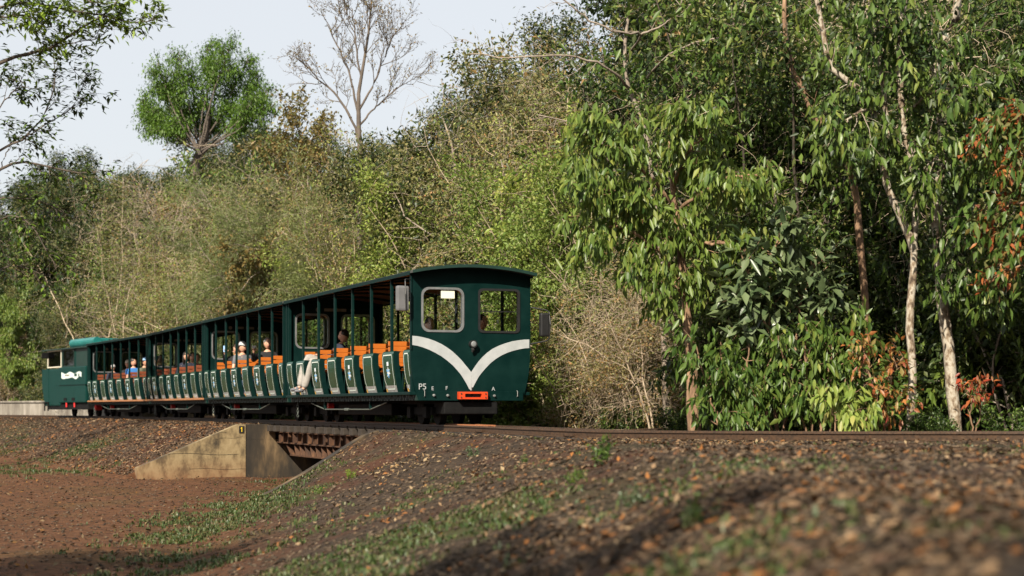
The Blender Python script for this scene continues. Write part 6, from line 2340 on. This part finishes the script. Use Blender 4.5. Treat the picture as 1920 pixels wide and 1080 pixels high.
# ballast between and beside the rails
sb_ = -13 + 75 * grng.rand(16000)
nb_ = -1.5 + 2.4 * grng.rand(16000)
ok = ((sb_ < S_R - 0.1) | (sb_ > S_L + 0.3)) & (np.abs(np.abs(nb_) - 0.3) > 0.06)
X, Y, _h = at_s(sb_[ok], nb_[ok])
tag(stones(X, Y, grng.uniform(0.012, 0.03, len(X)), 'ballast', 'gravel'), kind='stuff')

# single fallen leaves near the camera
flm = []
for i in range(4):
    me_ = leaf_single_mesh('leaf_litter', 0.36 + 0.06 * i)
    me_.name = 'fallen_leaf'
    m2 = MAT['leaf_litter'].copy()
    flm.append(me_)
    nt2 = m2.node_tree
    g2 = [n for n in nt2.nodes if n.type == 'NEW_GEOMETRY'][0]
    o2 = [n for n in nt2.nodes if n.type == 'OBJECT_INFO'][0]
    for l in list(nt2.links):
        if l.from_node == g2:
            to = l.to_socket
            nt2.links.remove(l)
            nt2.links.new(o2.outputs['Random'], to)
    me_.materials.clear()
    me_.materials.append(m2)
X, Y = scatter_pts(900, 4.0, 17, 0.8)
s_, n_, b_ = zone(X, Y)
ok = (n_ > 0.5) & (b_ > PATH_Z + 0.15)
X, Y = X[ok][:80], Y[ok][:80]
z, nn_ = ground_normal(X, Y)
for i in range(len(X)):
    o_ = link('fallen_leaf', flm[i % 4], None, (X[i], Y[i], z[i] + 0.025), (random.uniform(-0.3, 0.3), random.uniform(-0.35, 0.15), random.uniform(0, 6.28)), random.uniform(0.05, 0.10))
    tag(o_, 'dry brown or orange fallen leaf lying on the gravel bank', 'fallen leaf', 'fallen leaves on the near bank')


def ray_ground(px, py):
    Y = np.linspace(3, 60, 2500)
    X = (px - 960) / 3300 * Y
    Z = CAM_Z - (py - 766) / 3300 * Y
    h_ = height(X, Y)
    i = int(np.argmax(h_ > Z))
    return float(X[i]), float(Y[i])


def weed(px, py, hgt, n, label, mat='leaf_hang', seed=1):
    x, y = ray_ground(px, py)
    rng = np.random.RandomState(seed)
    br = []
    for k in range(n):
        a = rng.uniform(0, 6.28)
        le = rng.uniform(0.05, 0.5)
        grow(rng, np.array([rng.normal(0, 0.03), rng.normal(0, 0.03), -0.02]), np.array([math.cos(a) * le, math.sin(a) * le, 1.0]), hgt * rng.uniform(0.5, 1.1), 0.004, [], 0.08, 0.02, 0.05, br, 0)
    root = empty('weed', (x, y, ground_at(x, y)), 0, label, 'weed', 'weeds on the near bank')
    V, F = tubes(br, (4,))
    link('stem', npmesh('stem', V, F, ['grass_blade']), root)
    P, D = sites(rng, br, 0, 26 * n, 0.01)
    d = norm(D * 0.5 + rng.normal(0, 0.8, P.shape))
    V, F = leaf_arrays(rng, P, d, rng.uniform(0.03, 0.075, len(P)) * hgt / 0.3, rng.uniform(0.012, 0.028, len(P)) * hgt / 0.3)
    link('leaves', npmesh('leaves', V, F, [mat]), root)


weed(1130, 872, 0.27, 7, 'tall green weed standing on the bank below the rails', 'leaf_hang', 1)
weed(1085, 905, 0.14, 8, 'small spreading weed left of the tall one', 'leaf_hang', 2)
weed(885, 858, 0.15, 10, 'pale green weed on the lit bank top', 'leaf_broad', 3)
weed(1190, 950, 0.13, 10, 'grey green weed low on the near bank', 'leaf_broad', 4)
weed(655, 897, 0.14, 9, 'bright weed on the bank beside the right wing wall', 'leaf_bright', 5)
weed(600, 925, 0.10, 10, 'grassy weed tuft at the foot of the bank', 'leaf_bright', 6)
weed(1310, 985, 0.12, 10, 'dark green weed in the blurred foreground', 'leaf_hang', 7)
weed(985, 868, 0.10, 8, 'small weed between the lit bank top and the tall weed', 'leaf_hang', 8)

by_label = {}
for o_ in list(bpy.data.objects):
    if o_.parent is None and o_.get('category') in ('tree', 'shrub', 'thicket', 'plant'):
        by_label.setdefault(o_['label'], []).append(o_)
for lab, obs in by_label.items():
    if len(obs) > 1:
        obs.sort(key=lambda q_: q_.location.y)
        for q_, suffix in zip(obs[1:], ('second back', 'third back', 'fourth back', 'fifth back', 'sixth back', 'seventh back', 'eighth back', 'ninth back')):
            q_['label'] = lab + ', ' + suffix
